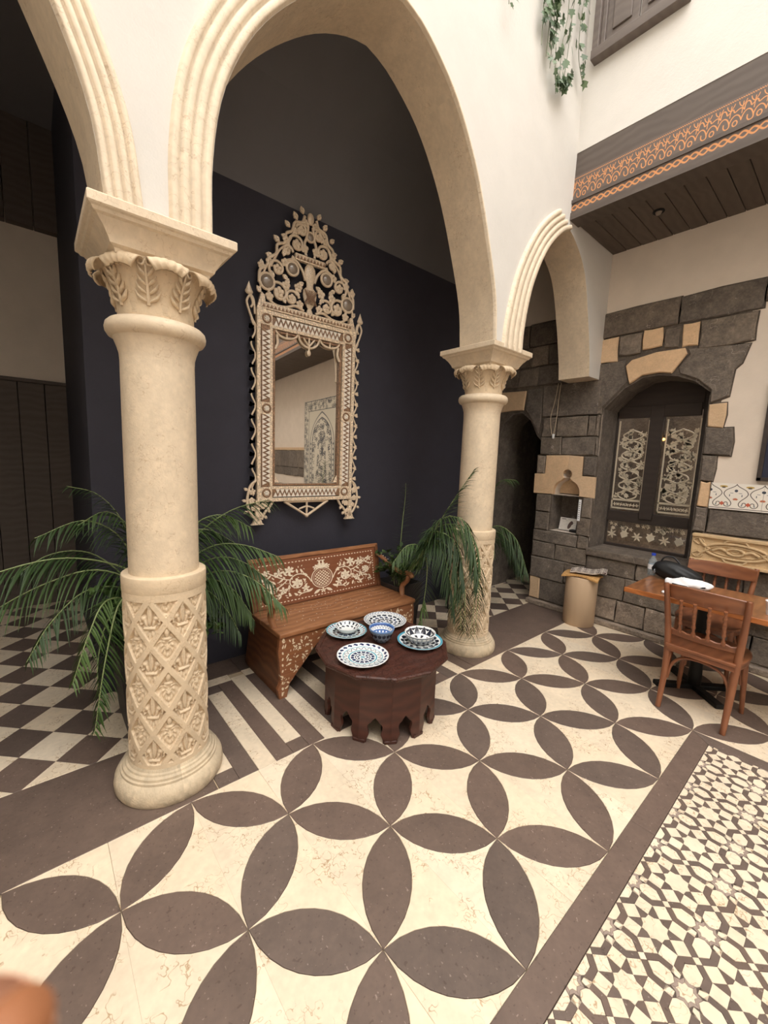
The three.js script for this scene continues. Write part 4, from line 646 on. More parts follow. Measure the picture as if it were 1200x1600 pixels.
{
  const x0 = 1.345, x1 = 2.565, zf = -0.5, seatY = 0.46, L = x1 - x0;
  const t = thing('bench', 'brown wooden bench with white inlaid back panel and plank seat, standing under the tall mirror', 'bench', [x0, 0, zf]);
  const mk = (m) => std({ map: m, roughness: 0.45 });
  part('seat', box(L + 0.02, 0.035, 0.3, L / 2, seatY - 0.0175, -0.14, 0.008), M.bench, t); part('seat_plank', box(L + 0.02, 0.035, 0.19, L / 2, seatY - 0.019, -0.388, 0.008), M.bench, t);
  for (let i = 0; i < 1; i++) { const d = []; const r = rngOf(3); for (let k = 0; k < 90; k++) d.push(new THREE.CylinderGeometry(0.0028 + r() * 0.002, 0.0028, 0.0012, 6).translate(0.08 + r() * (L - 0.2), seatY + 0.0004, -0.05 - r() * 0.38)); stuff('inlay_dots', d, M.pearlBright, t); }
  const back = new THREE.Group(); back.name = 'back'; t.add(back); back.position.set(0, seatY - 0.02, -0.455); back.rotation.x = -0.2;
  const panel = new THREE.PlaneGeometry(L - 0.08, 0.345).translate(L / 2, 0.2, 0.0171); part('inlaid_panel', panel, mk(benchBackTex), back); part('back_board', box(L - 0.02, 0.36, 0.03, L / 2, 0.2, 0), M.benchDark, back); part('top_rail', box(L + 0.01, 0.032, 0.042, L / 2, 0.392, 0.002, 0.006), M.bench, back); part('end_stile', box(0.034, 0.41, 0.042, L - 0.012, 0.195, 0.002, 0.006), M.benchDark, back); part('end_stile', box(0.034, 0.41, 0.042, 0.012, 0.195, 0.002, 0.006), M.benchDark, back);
  // front apron: deep at the ends, cut away in a point towards the middle
  const ap = shapeOf([[0, 0.425], [L, 0.425], [L + 0.01, 0.33], [L, 0.0], [L - 0.05, 0.0], [L - 0.07, 0.09], [L - 0.26, 0.3], [L - 0.33, 0.36], [0.33, 0.36], [0.26, 0.3], [0.07, 0.09], [0.05, 0.0], [0, 0.0], [-0.012, 0.07], [0.012, 0.12], [-0.01, 0.33]]);
  const ag = new THREE.ExtrudeGeometry(ap, { depth: 0.026, bevelEnabled: true, bevelThickness: 0.003, bevelSize: 0.003, bevelSegments: 1 }); { const u = ag.attributes.uv, p = ag.attributes.position; for (let i = 0; i < u.count; i++) u.setXY(i, clamp(p.getX(i) / L, 0, 1), clamp(p.getY(i) / 0.43, 0, 1)); }
  part('front_apron', ag.translate(0, 0, -0.032), mk(benchFrontTex), t);
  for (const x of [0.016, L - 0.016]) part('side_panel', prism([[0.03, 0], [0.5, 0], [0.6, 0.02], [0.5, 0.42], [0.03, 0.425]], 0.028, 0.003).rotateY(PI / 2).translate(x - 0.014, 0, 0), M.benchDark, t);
  for (const [x, s] of [[L - 0.02, 1], [0.02, -1]]) { const arm = part('arm', limb([[x, seatY + 0.3, -0.5], [x + s * 0.01, seatY + 0.27, -0.42], [x + s * 0.03, seatY + 0.2, -0.27], [x + s * 0.04, seatY + 0.185, -0.13], [x + s * 0.035, seatY + 0.19, -0.06], [x + s * 0.03, seatY + 0.17, -0.04]], [0.018, 0.02, 0.022, 0.026, 0.032, 0.02], 24, 10, 0.8), M.bench, t);
    part('arm_post', limb([[x, seatY - 0.02, -0.12], [x + s * 0.02, seatY + 0.07, -0.15], [x + s * 0.03, seatY + 0.13, -0.1], [x + s * 0.035, seatY + 0.18, -0.09]], [0.02, 0.024, 0.02, 0.022], 16, 8), M.bench, t);
    const d = []; for (let k = 0; k < 14; k++) d.push(new THREE.SphereGeometry(0.0045, 6, 4).translate(x + s * (0.005 + 0.0025 * k) - 0.006, seatY + 0.31 - k * 0.0095 + (k > 9 ? (k - 9) * 0.008 : 0), -0.46 + k * 0.03)); stuff('inlay_dots', d, M.pearlBright, arm); }
}

// ---------------------------------------------------------------- twelve-sided low table
const TC = [1.825, -0.035], TY = 0.44;
{
  const t = thing('low_table', 'dark red-brown carved twelve-sided low table with arched feet, in front of the bench', 'table', [TC[0], 0, TC[1]]);
  const R = 0.36 * Math.cos(PI / 12), w = 2 * 0.36 * Math.sin(PI / 12), h = w / 2;
  const carve = fbmOf(401, 14, 3), relief = tex(512, 0.5, (x, y) => { const n = carve(x, y), l = Math.abs(n - 0.5) < 0.045 ? 1 : 0, m = Math.abs(carve(y, x) - 0.46) < 0.03 ? 0.8 : 0; return grey(90 + 130 * Math.max(l, m)); }, false);
  const topMat = std({ map: M.table.map, roughness: 0.42, bumpMap: relief, bumpScale: 0.012 });
  part('table_top', boxUV(toCreasedNormals(new THREE.LatheGeometry([[0.0001, TY - 0.03], [0.405, TY - 0.034], [0.42, TY - 0.028], [0.428, TY - 0.016], [0.428, TY - 0.008], [0.422, TY - 0.001], [0.4, TY], [0.392, TY - 0.004], [0.386, TY - 0.003], [0.0001, TY - 0.003]].map(([r, y]) => V2(r, y)), 12), 0.35)), topMat, t);
  const s = new THREE.Shape(); s.moveTo(-h, 0.412); s.lineTo(h, 0.412); s.lineTo(h, 0.0); s.lineTo(h * 0.52, 0.0); s.lineTo(h * 0.5, 0.022); s.lineTo(h * 0.38, 0.05); s.bezierCurveTo(h * 0.36, 0.075, h * 0.5, 0.085, h * 0.46, 0.105); s.bezierCurveTo(h * 0.4, 0.125, h * 0.22, 0.12, h * 0.2, 0.135); s.lineTo(0, 0.155); s.lineTo(-h * 0.2, 0.135); s.bezierCurveTo(-h * 0.22, 0.12, -h * 0.4, 0.125, -h * 0.46, 0.105); s.bezierCurveTo(-h * 0.5, 0.085, -h * 0.36, 0.075, -h * 0.38, 0.05); s.lineTo(-h * 0.5, 0.022); s.lineTo(-h * 0.52, 0); s.lineTo(-h, 0);
  const pg = prism(s, 0.022, 0.002), foot = box(0.075, 0.02, 0.03, 0, 0.01, 0, 0.005);
  for (let i = 0; i < 12; i++) { const a = (i + 0.5) * PI / 6, p = part('side_panel', pg, M.table, t); p.position.set(Math.sin(a) * (R - 0.022), 0, Math.cos(a) * (R - 0.022)); p.rotation.y = a; const b = i * PI / 6, f = part('foot', foot, M.table, t); f.position.set(Math.sin(b) * 0.345, 0, Math.cos(b) * 0.345); f.rotation.y = b; }
}

// ---------------------------------------------------------------- ceramics on the low table
const glaze = (m) => phys({ map: m, roughness: 0.18, clearcoat: 0.6, clearcoatRoughness: 0.08 });
// prints run round the dish (u) and from the middle of the bottom outside, over the rim, to the middle inside (v)
function dishTex(bands, seed) { return canvasTex(1024, 512, (c, W, H) => { const r = rngOf(seed); c.fillStyle = '#eef0ee'; c.fillRect(0, 0, W, H); for (const b of bands) b(c, W, (v) => H * (1 - v), r); }); }
const ring = (v0, v1, col) => (c, W, Y) => { c.fillStyle = col; c.fillRect(0, Y(v1), W, Y(v0) - Y(v1)); };
const motifs = (v, hh, n, col, kind) => (c, W, Y) => { c.fillStyle = col; c.strokeStyle = col; const h = hh * 512; for (let i = 0; i < n; i++) { const x = (i + 0.5) * W / n, y = Y(v), q = W / n; c.lineWidth = Math.max(3, h * 0.14);
  if (kind === 'leaf') { for (const s of [-1, 1]) { c.beginPath(); c.ellipse(x + s * q * 0.2, y, q * 0.2, h * 0.34, s * 0.5, 0, TAU); c.fill(); } c.beginPath(); c.ellipse(x, y - h * 0.25, q * 0.1, h * 0.2, 0, 0, TAU); c.fill(); }
  if (kind === 'wave') { c.beginPath(); c.moveTo(x - q / 2, y + h * 0.4); c.quadraticCurveTo(x - q / 4, y - h * 0.8, x, y + h * 0.1); c.quadraticCurveTo(x + q / 4, y + h * 0.9, x + q / 2, y + h * 0.4); c.stroke(); }
  if (kind === 'zig') { c.beginPath(); c.moveTo(x - q / 2, y + h / 2); c.lineTo(x, y - h / 2); c.lineTo(x + q / 2, y + h / 2); c.closePath(); c.fill(); }
  if (kind === 'blob') { c.beginPath(); c.moveTo(x - q * 0.4, y); c.bezierCurveTo(x - q * 0.2, y - h, x + q * 0.1, y + h * 0.3, x + q * 0.4, y - h * 0.2); c.bezierCurveTo(x + q * 0.1, y + h, x - q * 0.2, y + h * 0.1, x - q * 0.4, y); c.fill(); }
  if (kind === 'dash') c.fillRect(x - q * 0.2, y - h / 2, q * 0.4, h); } };
const dish = (prof, y = 0) => { const g = new THREE.LatheGeometry(prof.map(([r, q]) => V2(Math.max(r, 1e-4), q + y)), 64); return g; };
const platePro = (R) => [[0, 0.004], [R * 0.55, 0.004], [R * 0.57, 0], [R * 0.62, 0.002], [R * 0.82, 0.012], [R * 0.985, 0.022], [R, 0.025], [R * 0.985, 0.027], [R * 0.88, 0.022], [R * 0.76, 0.016], [R * 0.66, 0.011], [R * 0.52, 0.0085], [R * 0.38, 0.008], [R * 0.24, 0.008], [R * 0.12, 0.008], [0, 0.008]];
// v of a profile point = its number / 15
const NAVY = '#27345c', TEAL = '#5fa8b8', INK = '#2b2f3c';
const T1 = dishTex([ring(0.33, 0.44, '#f3f4f2'), motifs(0.53, 0.09, 22, NAVY, 'blob'), ring(0.595, 0.61, TEAL), motifs(0.67, 0.08, 18, INK, 'wave'), ring(0.715, 0.74, TEAL), motifs(0.79, 0.09, 14, NAVY, 'leaf'), ring(0.84, 0.855, INK), motifs(0.9, 0.08, 8, NAVY, 'blob'), ring(0.95, 1, '#8fb9c4')], 1);
const T2 = dishTex([ring(0.33, 0.44, '#f3f4f2'), motifs(0.52, 0.07, 34, NAVY, 'wave'), ring(0.57, 0.58, INK), motifs(0.64, 0.1, 16, INK, 'leaf'), motifs(0.74, 0.1, 13, NAVY, 'blob'), motifs(0.83, 0.1, 9, INK, 'leaf'), motifs(0.92, 0.1, 6, NAVY, 'blob')], 2);
const T3 = dishTex([ring(0.33, 0.43, '#dfeef0'), ring(0.43, 0.5, TEAL), motifs(0.54, 0.07, 30, NAVY, 'dash'), ring(0.585, 0.61, '#a9d2da'), ring(0.62, 1, '#d6e2e2'), motifs(0.68, 0.1, 16, INK, 'leaf'), motifs(0.8, 0.14, 10, NAVY, 'leaf')], 3);
const T4 = dishTex([ring(0.33, 0.43, '#dfeef0'), ring(0.42, 0.52, '#5aa6bd'), motifs(0.6, 0.15, 14, INK, 'leaf'), motifs(0.7, 0.12, 12, INK, 'blob'), motifs(0.82, 0.14, 9, INK, 'blob')], 4);
const plate = (name, label, R, x, z, y, tx, turn, tiltX = 0, tiltZ = 0) => { const o = single(name, label, 'plate', dish(platePro(R)), glaze(tx), 'painted plates on the low table'); o.position.set(x, y, z); o.rotation.set(tiltX, turn, tiltZ); return o; };
plate('dinner_plate', 'large white plate with navy and teal rings, empty, at the front of the low table', 0.155, 1.605, 0.045, TY + 0.0005, T1, 0.4);
plate('dinner_plate', 'white plate with dense navy flowers, behind the small blue bowl on the low table', 0.155, 2.06, -0.285, TY + 0.0005, T2, 1.1);
plate('saucer_plate', 'teal-banded plate carrying a shallow white bowl, at the bench side of the low table', 0.137, 1.73, -0.30, TY + 0.0005, T3, 0.2);
plate('saucer_plate', 'plate with a bright turquoise rim carrying the deeper black and white bowl', 0.148, 2.03, 0.1, TY + 0.0005, T4, 2.0);
const bowlPro = (R, h, foot) => { const o = [[0, 0.004], [foot, 0.003], [foot, 0]]; for (let i = 0; i <= 4; i++) { const t = i / 4; o.push([mixn(foot * 1.1, R, Math.pow(t, 0.62)), 0.006 + (h - 0.008) * Math.pow(t, 1.15)]); } o.push([R, h], [R - 0.005, h]); for (let i = 4; i >= 0; i--) { const t = i / 4; o.push([mixn(foot * 0.9, R - 0.008, Math.pow(t, 0.62)), 0.014 + (h - 0.02) * Math.pow(t, 1.15)]); } o.push([0, 0.012]); return o; };
const bowl = (name, label, R, h, foot, x, z, y, tx, turn) => { const o = single(name, label, 'bowl', dish(bowlPro(R, h, foot)), glaze(tx), 'painted bowls on the low table'); o.position.set(x, y, z); o.rotation.y = turn; };
const B1 = dishTex([ring(0, 0.5, '#e9ecea'), ring(0.5, 0.62, '#f4f4f2'), motifs(0.72, 0.12, 14, INK, 'dash'), motifs(0.64, 0.05, 20, '#39506b', 'leaf'), motifs(0.86, 0.1, 10, INK, 'blob')], 5);
const B2 = dishTex([ring(0, 0.5, '#8d9399'), motifs(0.3, 0.1, 16, INK, 'blob'), motifs(0.4, 0.08, 20, '#e8e8e2', 'leaf'), ring(0.47, 0.62, '#f4f4f2'), ring(0.625, 0.86, INK), motifs(0.74, 0.23, 11, '#f1f1ee', 'zig'), motifs(0.72, 0.07, 11, INK, 'zig'), ring(0.86, 1, '#f1f1ee'), motifs(0.93, 0.06, 8, INK, 'dash')], 6);
const B3 = dishTex([ring(0, 0.46, '#75818f'), motifs(0.26, 0.08, 14, INK, 'wave'), motifs(0.36, 0.12, 16, INK, 'leaf'), ring(0.44, 0.64, '#6f93c6'), ring(0.64, 0.7, '#3d5f9e'), motifs(0.74, 0.07, 22, NAVY, 'wave'), ring(0.78, 0.86, '#4a6eaa'), motifs(0.84, 0.06, 16, '#e9eef2', 'dash'), ring(0.88, 1, '#e9eef2')], 7);
bowl('serving_bowl', 'shallow white bowl with dark radiating strokes, resting on the teal-banded plate', 0.083, 0.047, 0.036, 1.735, -0.298, TY + 0.009, B1, 0.3);
bowl('serving_bowl', 'deeper black and white bowl with a zigzag inside, resting on the turquoise-rimmed plate', 0.1, 0.068, 0.056, 2.03, 0.1, TY + 0.009, B2, 0.9);
bowl('dip_bowl', 'small blue bowl standing alone in the middle of the low table', 0.083, 0.09, 0.042, 1.85, -0.075, TY + 0.0005, B3, 0.5);

// ---------------------------------------------------------------- bentwood chairs
function makeChair(label) { // seat towards +x, back at x = 0
  const t = thing('wooden_chair', label, 'chair', [0, 0, 0], 0, 'brown bentwood chairs at the wooden table');
  for (const s of [-1, 1]) part('rear_post', limb([[-0.015, 0, s * 0.178], [0.035, 0.24, s * 0.18], [0.045, 0.45, s * 0.186], [0.02, 0.65, s * 0.2], [-0.03, 0.87, s * 0.214]], [0.016, 0.02, 0.022, 0.019, 0.016], 20, 10), M.chair, t);
  const board = (zw, lo, hi, xo, th) => { const n = 18, P = [], U = [], I = []; // a bent board: four long edges lofted along the curve
    for (let i = 0; i <= n; i++) { const q = i / n * 2 - 1, a = lo(q), b = hi(q), e = 0.004; for (const [dx, y] of [[0, a + e], [0, b - e], [e, b], [th - e, b], [th, b - e], [th, a + e], [th - e, a], [e, a]]) { P.push(xo(q, y) + dx, y, q * zw); U.push(q * zw, y + dx); } }
    for (let i = 0; i < n; i++) for (let k = 0; k < 8; k++) { const p = i * 8 + k, r = i * 8 + (k + 1) % 8; I.push(p, p + 8, r, r, p + 8, r + 8); }
    for (const o of [0, n * 8]) for (let k = 1; k < 7; k++) o ? I.push(o, o + k + 1, o + k) : I.push(o, o + k, o + k + 1);
    const g = new THREE.BufferGeometry(); g.setAttribute('position', new THREE.Float32BufferAttribute(P, 3)); g.setAttribute('uv', new THREE.Float32BufferAttribute(U, 2)); g.setIndex(I); g.computeVertexNormals(); return toCreasedNormals(orient(g), 0.6); };
  part('crest_rail', board(0.222, (q) => 0.775 - 0.012 * (1 - q * q), (q) => 0.862 + 0.012 * (1 - q * q), (q, y) => 0.015 - 0.035 * (1 - q * q) - 0.2 * (y - 0.765), 0.02), M.chair, t); part('lower_rail', board(0.19, (q) => 0.512, (q) => 0.548 + 0.012 * Math.abs(Math.sin(q * PI * 2.5)), (q, y) => 0.05 - 0.025 * (1 - q * q) - 0.2 * (y - 0.5), 0.02), M.chair, t);
  const sp = lathe([[0.0001, 0], [0.009, 0], [0.013, 0.02], [0.008, 0.035], [0.0075, 0.05], [0.012, 0.06], [0.012, 0.068], [0.0085, 0.078], [0.0105, 0.11], [0.012, 0.13], [0.0085, 0.155], [0.012, 0.162], [0.012, 0.17], [0.0085, 0.18], [0.01, 0.215], [0.0001, 0.217]], 12, 0.6).scale(1, 1.09, 1);
  for (let i = 0; i < 4; i++) { const q = (i - 1.5) / 1.5, m = part('spindle', sp, M.chair, t); m.position.set(0.012 - 0.022 * (1 - q * q * 0.4), 0.552, q * 0.115); m.rotation.z = 0.2; }
  const seat = new THREE.Shape(); seat.moveTo(0.02, -0.18); seat.bezierCurveTo(0.14, -0.215, 0.36, -0.24, 0.42, -0.12); seat.quadraticCurveTo(0.44, 0, 0.42, 0.12); seat.bezierCurveTo(0.36, 0.24, 0.14, 0.215, 0.02, 0.18); seat.closePath();
  part('seat', boxUV(new THREE.ExtrudeGeometry(seat, { depth: 0.012, bevelEnabled: true, bevelThickness: 0.006, bevelSize: 0.008, bevelSegments: 2, curveSegments: 12 }).rotateX(PI / 2).translate(0, 0.448, 0)), M.chair, t);
  part('seat_apron', boxUV(new THREE.ExtrudeGeometry((() => { const s = seat.clone(); const h = new THREE.Path(); h.moveTo(0.05, -0.15); h.bezierCurveTo(0.14, -0.185, 0.34, -0.2, 0.39, -0.1); h.quadraticCurveTo(0.405, 0, 0.39, 0.1); h.bezierCurveTo(0.34, 0.2, 0.14, 0.185, 0.05, 0.15); h.closePath(); s.holes.push(h); return s; })(), { depth: 0.03, bevelEnabled: false, curveSegments: 12 }).rotateX(PI / 2).translate(0, 0.431, 0)), M.chair, t);
  for (const s of [-1, 1]) { part('front_leg', limb([[0.385, 0, s * 0.185], [0.375, 0.22, s * 0.175], [0.365, 0.44, s * 0.165]], [0.013, 0.017, 0.02], 12, 10), M.chair, t); part('hoop', tube([[0.04, 0.26, s * 0.172], [0.055, 0.37, s * 0.165], [0.12, 0.415, s * 0.172], [0.28, 0.415, s * 0.18], [0.345, 0.37, s * 0.17], [0.365, 0.26, s * 0.168]], 0.009, 30, 8), M.chair, t); }
  for (const [x, w] of [[0.05, 0.165], [0.368, 0.16]]) part('hoop', tube([[x, 0.2, -w], [x + 0.005, 0.29, -w + 0.012], [x + 0.01, 0.355, -w + 0.055], [x + 0.01, 0.382, 0], [x + 0.01, 0.355, w - 0.055], [x + 0.005, 0.29, w - 0.012], [x, 0.2, w]], 0.0095, 40, 8), M.chair, t);
  return t;
}
const chairA = makeChair('brown wooden chair with four turned spindles, its back to the court, before the wooden table'); chairA.position.set(3.375, 0, 1.29); chairA.rotation.y = -0.06;
const chairB = chairA.clone(); chairB.name = numbered('wooden_chair'); chairB.userData = { ...chairA.userData, label: 'brown wooden chair on the far side of the table, its back against the stone wall' }; scene.add(chairB); chairB.position.set(4.455, 0, 1.17); chairB.rotation.y = PI;

// ---------------------------------------------------------------- wooden table with iron pedestal
{
  const t = thing('dining_table', 'varnished orange-brown wooden table with a dark pedestal, beside the stone wall', 'table', [3.775, 0, 1.5]);
  part('table_top', box(0.62, 0.032, 1.42, 0, 0.734, 0, 0.008), M.tableTop, t);
  part('edge_strip', box(0.012, 0.036, 1.42, -0.314, 0.734, 0, 0.004), std({ map: M.tableTop.map, color: new THREE.Color(1.5, 1.25, 0.85), roughness: 0.35 }), t);
  for (const z of [-0.3, 0.42]) { part('pedestal', limb([[0.1, 0.03, z], [0.1, 0.36, z], [0.1, 0.71, z]], [0.045, 0.036, 0.04], 8, 14), M.iron, t); for (const a of [PI / 4, -PI / 4]) part('base_bar', box(0.56, 0.035, 0.06, 0, 0.0175, 0, 0.008).rotateY(a).translate(0.1, 0, z), M.iron, t); part('top_plate', box(0.3, 0.02, 0.3, 0.1, 0.707, z, 0.004), M.iron, t); }
}
{ // things lying on the wooden table
  const y = 0.7505;
  const b = thing('handbag', 'slumped black bag standing on the wooden table by the window recess', 'bag', [4.0, y, 0.98]);
  const body = new THREE.SphereGeometry(1, 28, 18); { const p = body.attributes.position, n = fbmOf(77, 5, 3); for (let i = 0; i < p.count; i++) { const v = V3().fromBufferAttribute(p, i), k = 1 + (n(v.x * 0.3 + 0.5, v.y * 0.3 + v.z * 0.2 + 0.5) - 0.5) * 0.4; p.setXYZ(i, v.x * 0.075 * k, Math.max(0, (v.y * 0.075 + 0.068) * (1.0 - 0.25 * v.z)), v.z * 0.17 * k); } body.computeVertexNormals(); }
  part('bag_body', body, std({ color: '#121213', roughness: 0.55 }), b); part('handle', tube([[0, 0.1, -0.13], [0.0, 0.17, -0.1], [0.01, 0.185, -0.05], [0.0, 0.15, 0.0], [0, 0.12, 0.02]], 0.007, 24, 6), std({ color: '#1d1d1f', roughness: 0.45 }), b); part('buckle', mv(new THREE.TorusGeometry(0.016, 0.003, 6, 16), -0.06, 0.06, -0.14), std({ color: '#b9bcc2', metalness: 1, roughness: 0.3 }), b);
  const c = single('folded_cloth', 'white crumpled cloth pouch with a black trim lying in front of the black bag', 'cloth', (() => { const g = new THREE.SphereGeometry(1, 40, 20), p = g.attributes.position, n = fbmOf(81, 7, 3); for (let i = 0; i < p.count; i++) { const v = V3().fromBufferAttribute(p, i), k = n(v.x * 0.4 + 0.5, v.z * 0.4 + 0.5) - 0.5; p.setXYZ(i, v.x * 0.08 * (1 + k * 0.5), Math.max(0, v.y * 0.038 + 0.028 + k * 0.04), v.z * 0.15 * (1 + k * 0.3)); } g.computeVertexNormals(); return g; })(), M.white); c.position.set(3.86, y, 1.08); c.rotation.y = 0.35;
  part('trim', tube([[-0.068, 0.03, -0.1], [-0.074, 0.022, 0], [-0.06, 0.03, 0.1]], 0.006, 14, 6), M.black, c, 'black trim');
  const w = thing('water_bottle', 'small clear water bottle with a bright blue cap, behind the black bag', 'bottle', [4.05, y, 0.79]);
  part('bottle_body', lathe([[0.0001, 0], [0.028, 0], [0.031, 0.01], [0.031, 0.1], [0.027, 0.125], [0.014, 0.15], [0.013, 0.165]], 24, 0.6), phys({ color: '#dfe8ee', transmission: 0.8, roughness: 0.08, thickness: 0 }), w); part('label_band', lathe([[0.0315, 0.05], [0.0318, 0.05], [0.0318, 0.09], [0.0315, 0.09]], 24, 0.6), M.white, w); part('cap', lathe([[0.0001, 0.163], [0.0155, 0.163], [0.0158, 0.182], [0.0001, 0.184]], 20, 0.6), std({ color: '#2b48b8', roughness: 0.4 }), w, 'bright blue cap');
  const cup = thing('paper_cup', 'white paper cup standing on the wooden table beyond the chair', 'cup', [3.62, y, 1.575]); part('cup_wall', lathe([[0.0001, 0.002], [0.026, 0], [0.036, 0.085], [0.0375, 0.087], [0.0345, 0.085], [0.025, 0.006], [0.0001, 0.006]], 28, 0.6), M.white, cup); part('cup_rim', new THREE.TorusGeometry(0.0365, 0.002, 6, 28).rotateX(PI / 2).translate(0, 0.086, 0), M.white, cup);
  const k = single('tissue', 'small crumpled white tissue on the near edge of the wooden table', 'tissue', new THREE.IcosahedronGeometry(0.013, 1).scale(1, 0.9, 1).translate(0, 0.0105, 0), M.white); k.position.set(3.53, y, 1.02);
}
{ // drum stool with folded rugs
  const t = thing('drum_stool', 'plain beige cylindrical stool standing against the stone wall beneath the little niche', 'stool', [4.425, 0, 0.08]);
  part('drum', lathe([[0.0001, 0.002], [0.146, 0.002], [0.15, 0.008], [0.152, 0.5], [0.149, 0.508], [0.0001, 0.51]], 56, 0.6), M.stool, t);
  const cloth = (name, label, w, d, y, m, seed, lift) => { const g = new THREE.BoxGeometry(d, 0.014, w, 14, 1, 20), p = g.attributes.position, n = fbmOf(seed, 6, 3); for (let i = 0; i < p.count; i++) { const x = p.getX(i), z = p.getZ(i), r = Math.hypot(x, z), k = n(x + 0.5, z + 0.5) - 0.5; p.setY(i, p.getY(i) + k * 0.016 - Math.max(0, r - 0.15) * 0.35 + lift(x, z)); p.setX(i, x + k * 0.02); } g.computeVertexNormals(); const o = single(name, label, 'cloth', boxUV(g), m, undefined); o.position.set(4.425, y, 0.08); return o; };
  const weave = fbmOf(501, 30, 2), tan = std({ map: tex(256, 0.2, (x, y) => { const k = 0.8 + weave(x, y) * 0.4; return [196 * k, 150 * k, 92 * k]; }), roughness: 0.95 }), pat = std({ map: tex(256, 0.12, (x, y) => { const a = Math.hypot((x * 2 % 1) - 0.5, (y * 2 % 1) - 0.5), f = a < 0.16 || (a > 0.26 && a < 0.34) || weave(x, y) > 0.66; return f ? [70, 48, 44] : [205, 192, 178]; }), roughness: 0.95 });
  cloth('folded_rug', 'tan folded cloth with a ragged fringe, lying on the beige cylindrical stool', 0.34, 0.27, 0.519, tan, 9, () => 0.003).rotation.y = 0.2;
  const f = cloth('folded_rug', 'dark patterned cloth folded over the tan cloth on the beige stool', 0.33, 0.2, 0.556, pat, 15, (x, z) => 0.03 * sstep(0.02, 0.16, z) + 0.006); f.position.x += 0.025; f.position.z += 0.05; f.rotation.y = 0.32;
}

// ---------------------------------------------------------------- painted beam
{
  const t = thing('painted_beam', 'dark brown wooden beam with bands of orange arabesque, spanning the recess below the white wall', 'beam', [3.75, 0, -0.03]);
  const L = 8.2, gold = '#cf8f5c';
  const bandTex = canvasTex(1024, 256, (c, W, H) => { const r = rngOf(17); c.fillStyle = '#675a52'; c.fillRect(0, 0, W, H); for (let i = 0; i < 120; i++) { c.fillStyle = `rgba(30,22,18,${r() * 0.1})`; c.fillRect(r() * W, r() * H, 60 + r() * 200, 2); }
    c.strokeStyle = gold; c.lineCap = 'round'; c.lineWidth = 9; const n = 6, q = W / n;
    for (let i = -1; i <= n; i++) { const x = i * q; for (const s of [0, 1]) { c.beginPath(); c.moveTo(x, 205); c.bezierCurveTo(x + q * 0.1, 120, x + q * 0.4, 120, x + q * 0.5, 205); c.bezierCurveTo(x + q * 0.56, 250, x + q * 0.2, 250, x + q * 0.26, 190); c.stroke(); void s; }
      c.beginPath(); c.moveTo(x + q * 0.5, 205); c.bezierCurveTo(x + q * 0.6, 130, x + q * 0.9, 130, x + q, 205); c.stroke(); c.beginPath(); c.ellipse(x + q * 0.75, 215, q * 0.1, 22, 0, 0, TAU); c.stroke();
      c.beginPath(); c.moveTo(x + q * 0.1, 130); c.bezierCurveTo(x + q * 0.1, 60, x + q * 0.3, 60, x + q * 0.36, 110); c.bezierCurveTo(x + q * 0.4, 150, x + q * 0.6, 60, x + q * 0.66, 110); c.bezierCurveTo(x + q * 0.7, 150, x + q * 0.9, 70, x + q * 1.1, 130); c.stroke();
      c.lineWidth = 7; for (const u of [0, 0.5]) { const X = x + q * u; c.beginPath(); c.moveTo(X, 150); c.lineTo(X + 6, 60); c.moveTo(X, 95); c.quadraticCurveTo(X - 22, 80, X - 26, 50); c.moveTo(X, 95); c.quadraticCurveTo(X + 22, 80, X + 30, 52); c.stroke(); } c.lineWidth = 9; }
    c.lineWidth = 4; c.beginPath(); for (let x = 0; x <= W; x += 8) { const y = 22 + ((x / 8) % 2 ? 8 : -4); x ? c.lineTo(x, y) : c.moveTo(x, y); } c.stroke(); });
  const chainTex = canvasTex(1024, 96, (c, W, H) => { c.fillStyle = '#675a52'; c.fillRect(0, 0, W, H); c.strokeStyle = gold; c.lineWidth = 15; const n = 14, q = W / n; for (const s of [0, 1]) { c.beginPath(); for (let x = 0; x <= W; x += 4) { const y = H / 2 + 24 * Math.sin(x / q * PI + s * PI); x ? c.lineTo(x, y) : c.moveTo(x, y); } c.stroke(); } });
  for (const m of [bandTex, chainTex]) { m.wrapS = THREE.RepeatWrapping; }
  const strip = (name, y0, y1, x0, x1, m, rep) => { // a board of the beam's face from (x0, y0) below to (x1, y1) above
    const g = prism([[0.13, y0], [x0, y0], [x1, y1], [0.13, y1]], L, 0.0), p = g.attributes.position, u = g.attributes.uv; const n = g.attributes.normal;
    for (let i = 0; i < p.count; i++) { const face = n.getX(i) < -0.7; if (face && rep) u.setXY(i, p.getZ(i) / rep, (p.getY(i) - y0) / (y1 - y0)); else if (rep) u.setXY(i, 0.002, 0.5); }
    return part(name, g, m, t); };
  strip('upper_board', 4.01, 4.235, 0.0, 0.004, M.beam); strip('arabesque_band', 3.825, 4.01, -0.004, -0.001, std({ map: bandTex, roughness: 0.75 }), 0.72); strip('bead_rail', 3.797, 3.825, -0.022, -0.022, M.beam); strip('chain_band', 3.725, 3.797, -0.012, -0.012, std({ map: chainTex, roughness: 0.75 }), 0.72); strip('lower_rail', 3.67, 3.725, -0.024, -0.024, M.beam);
}

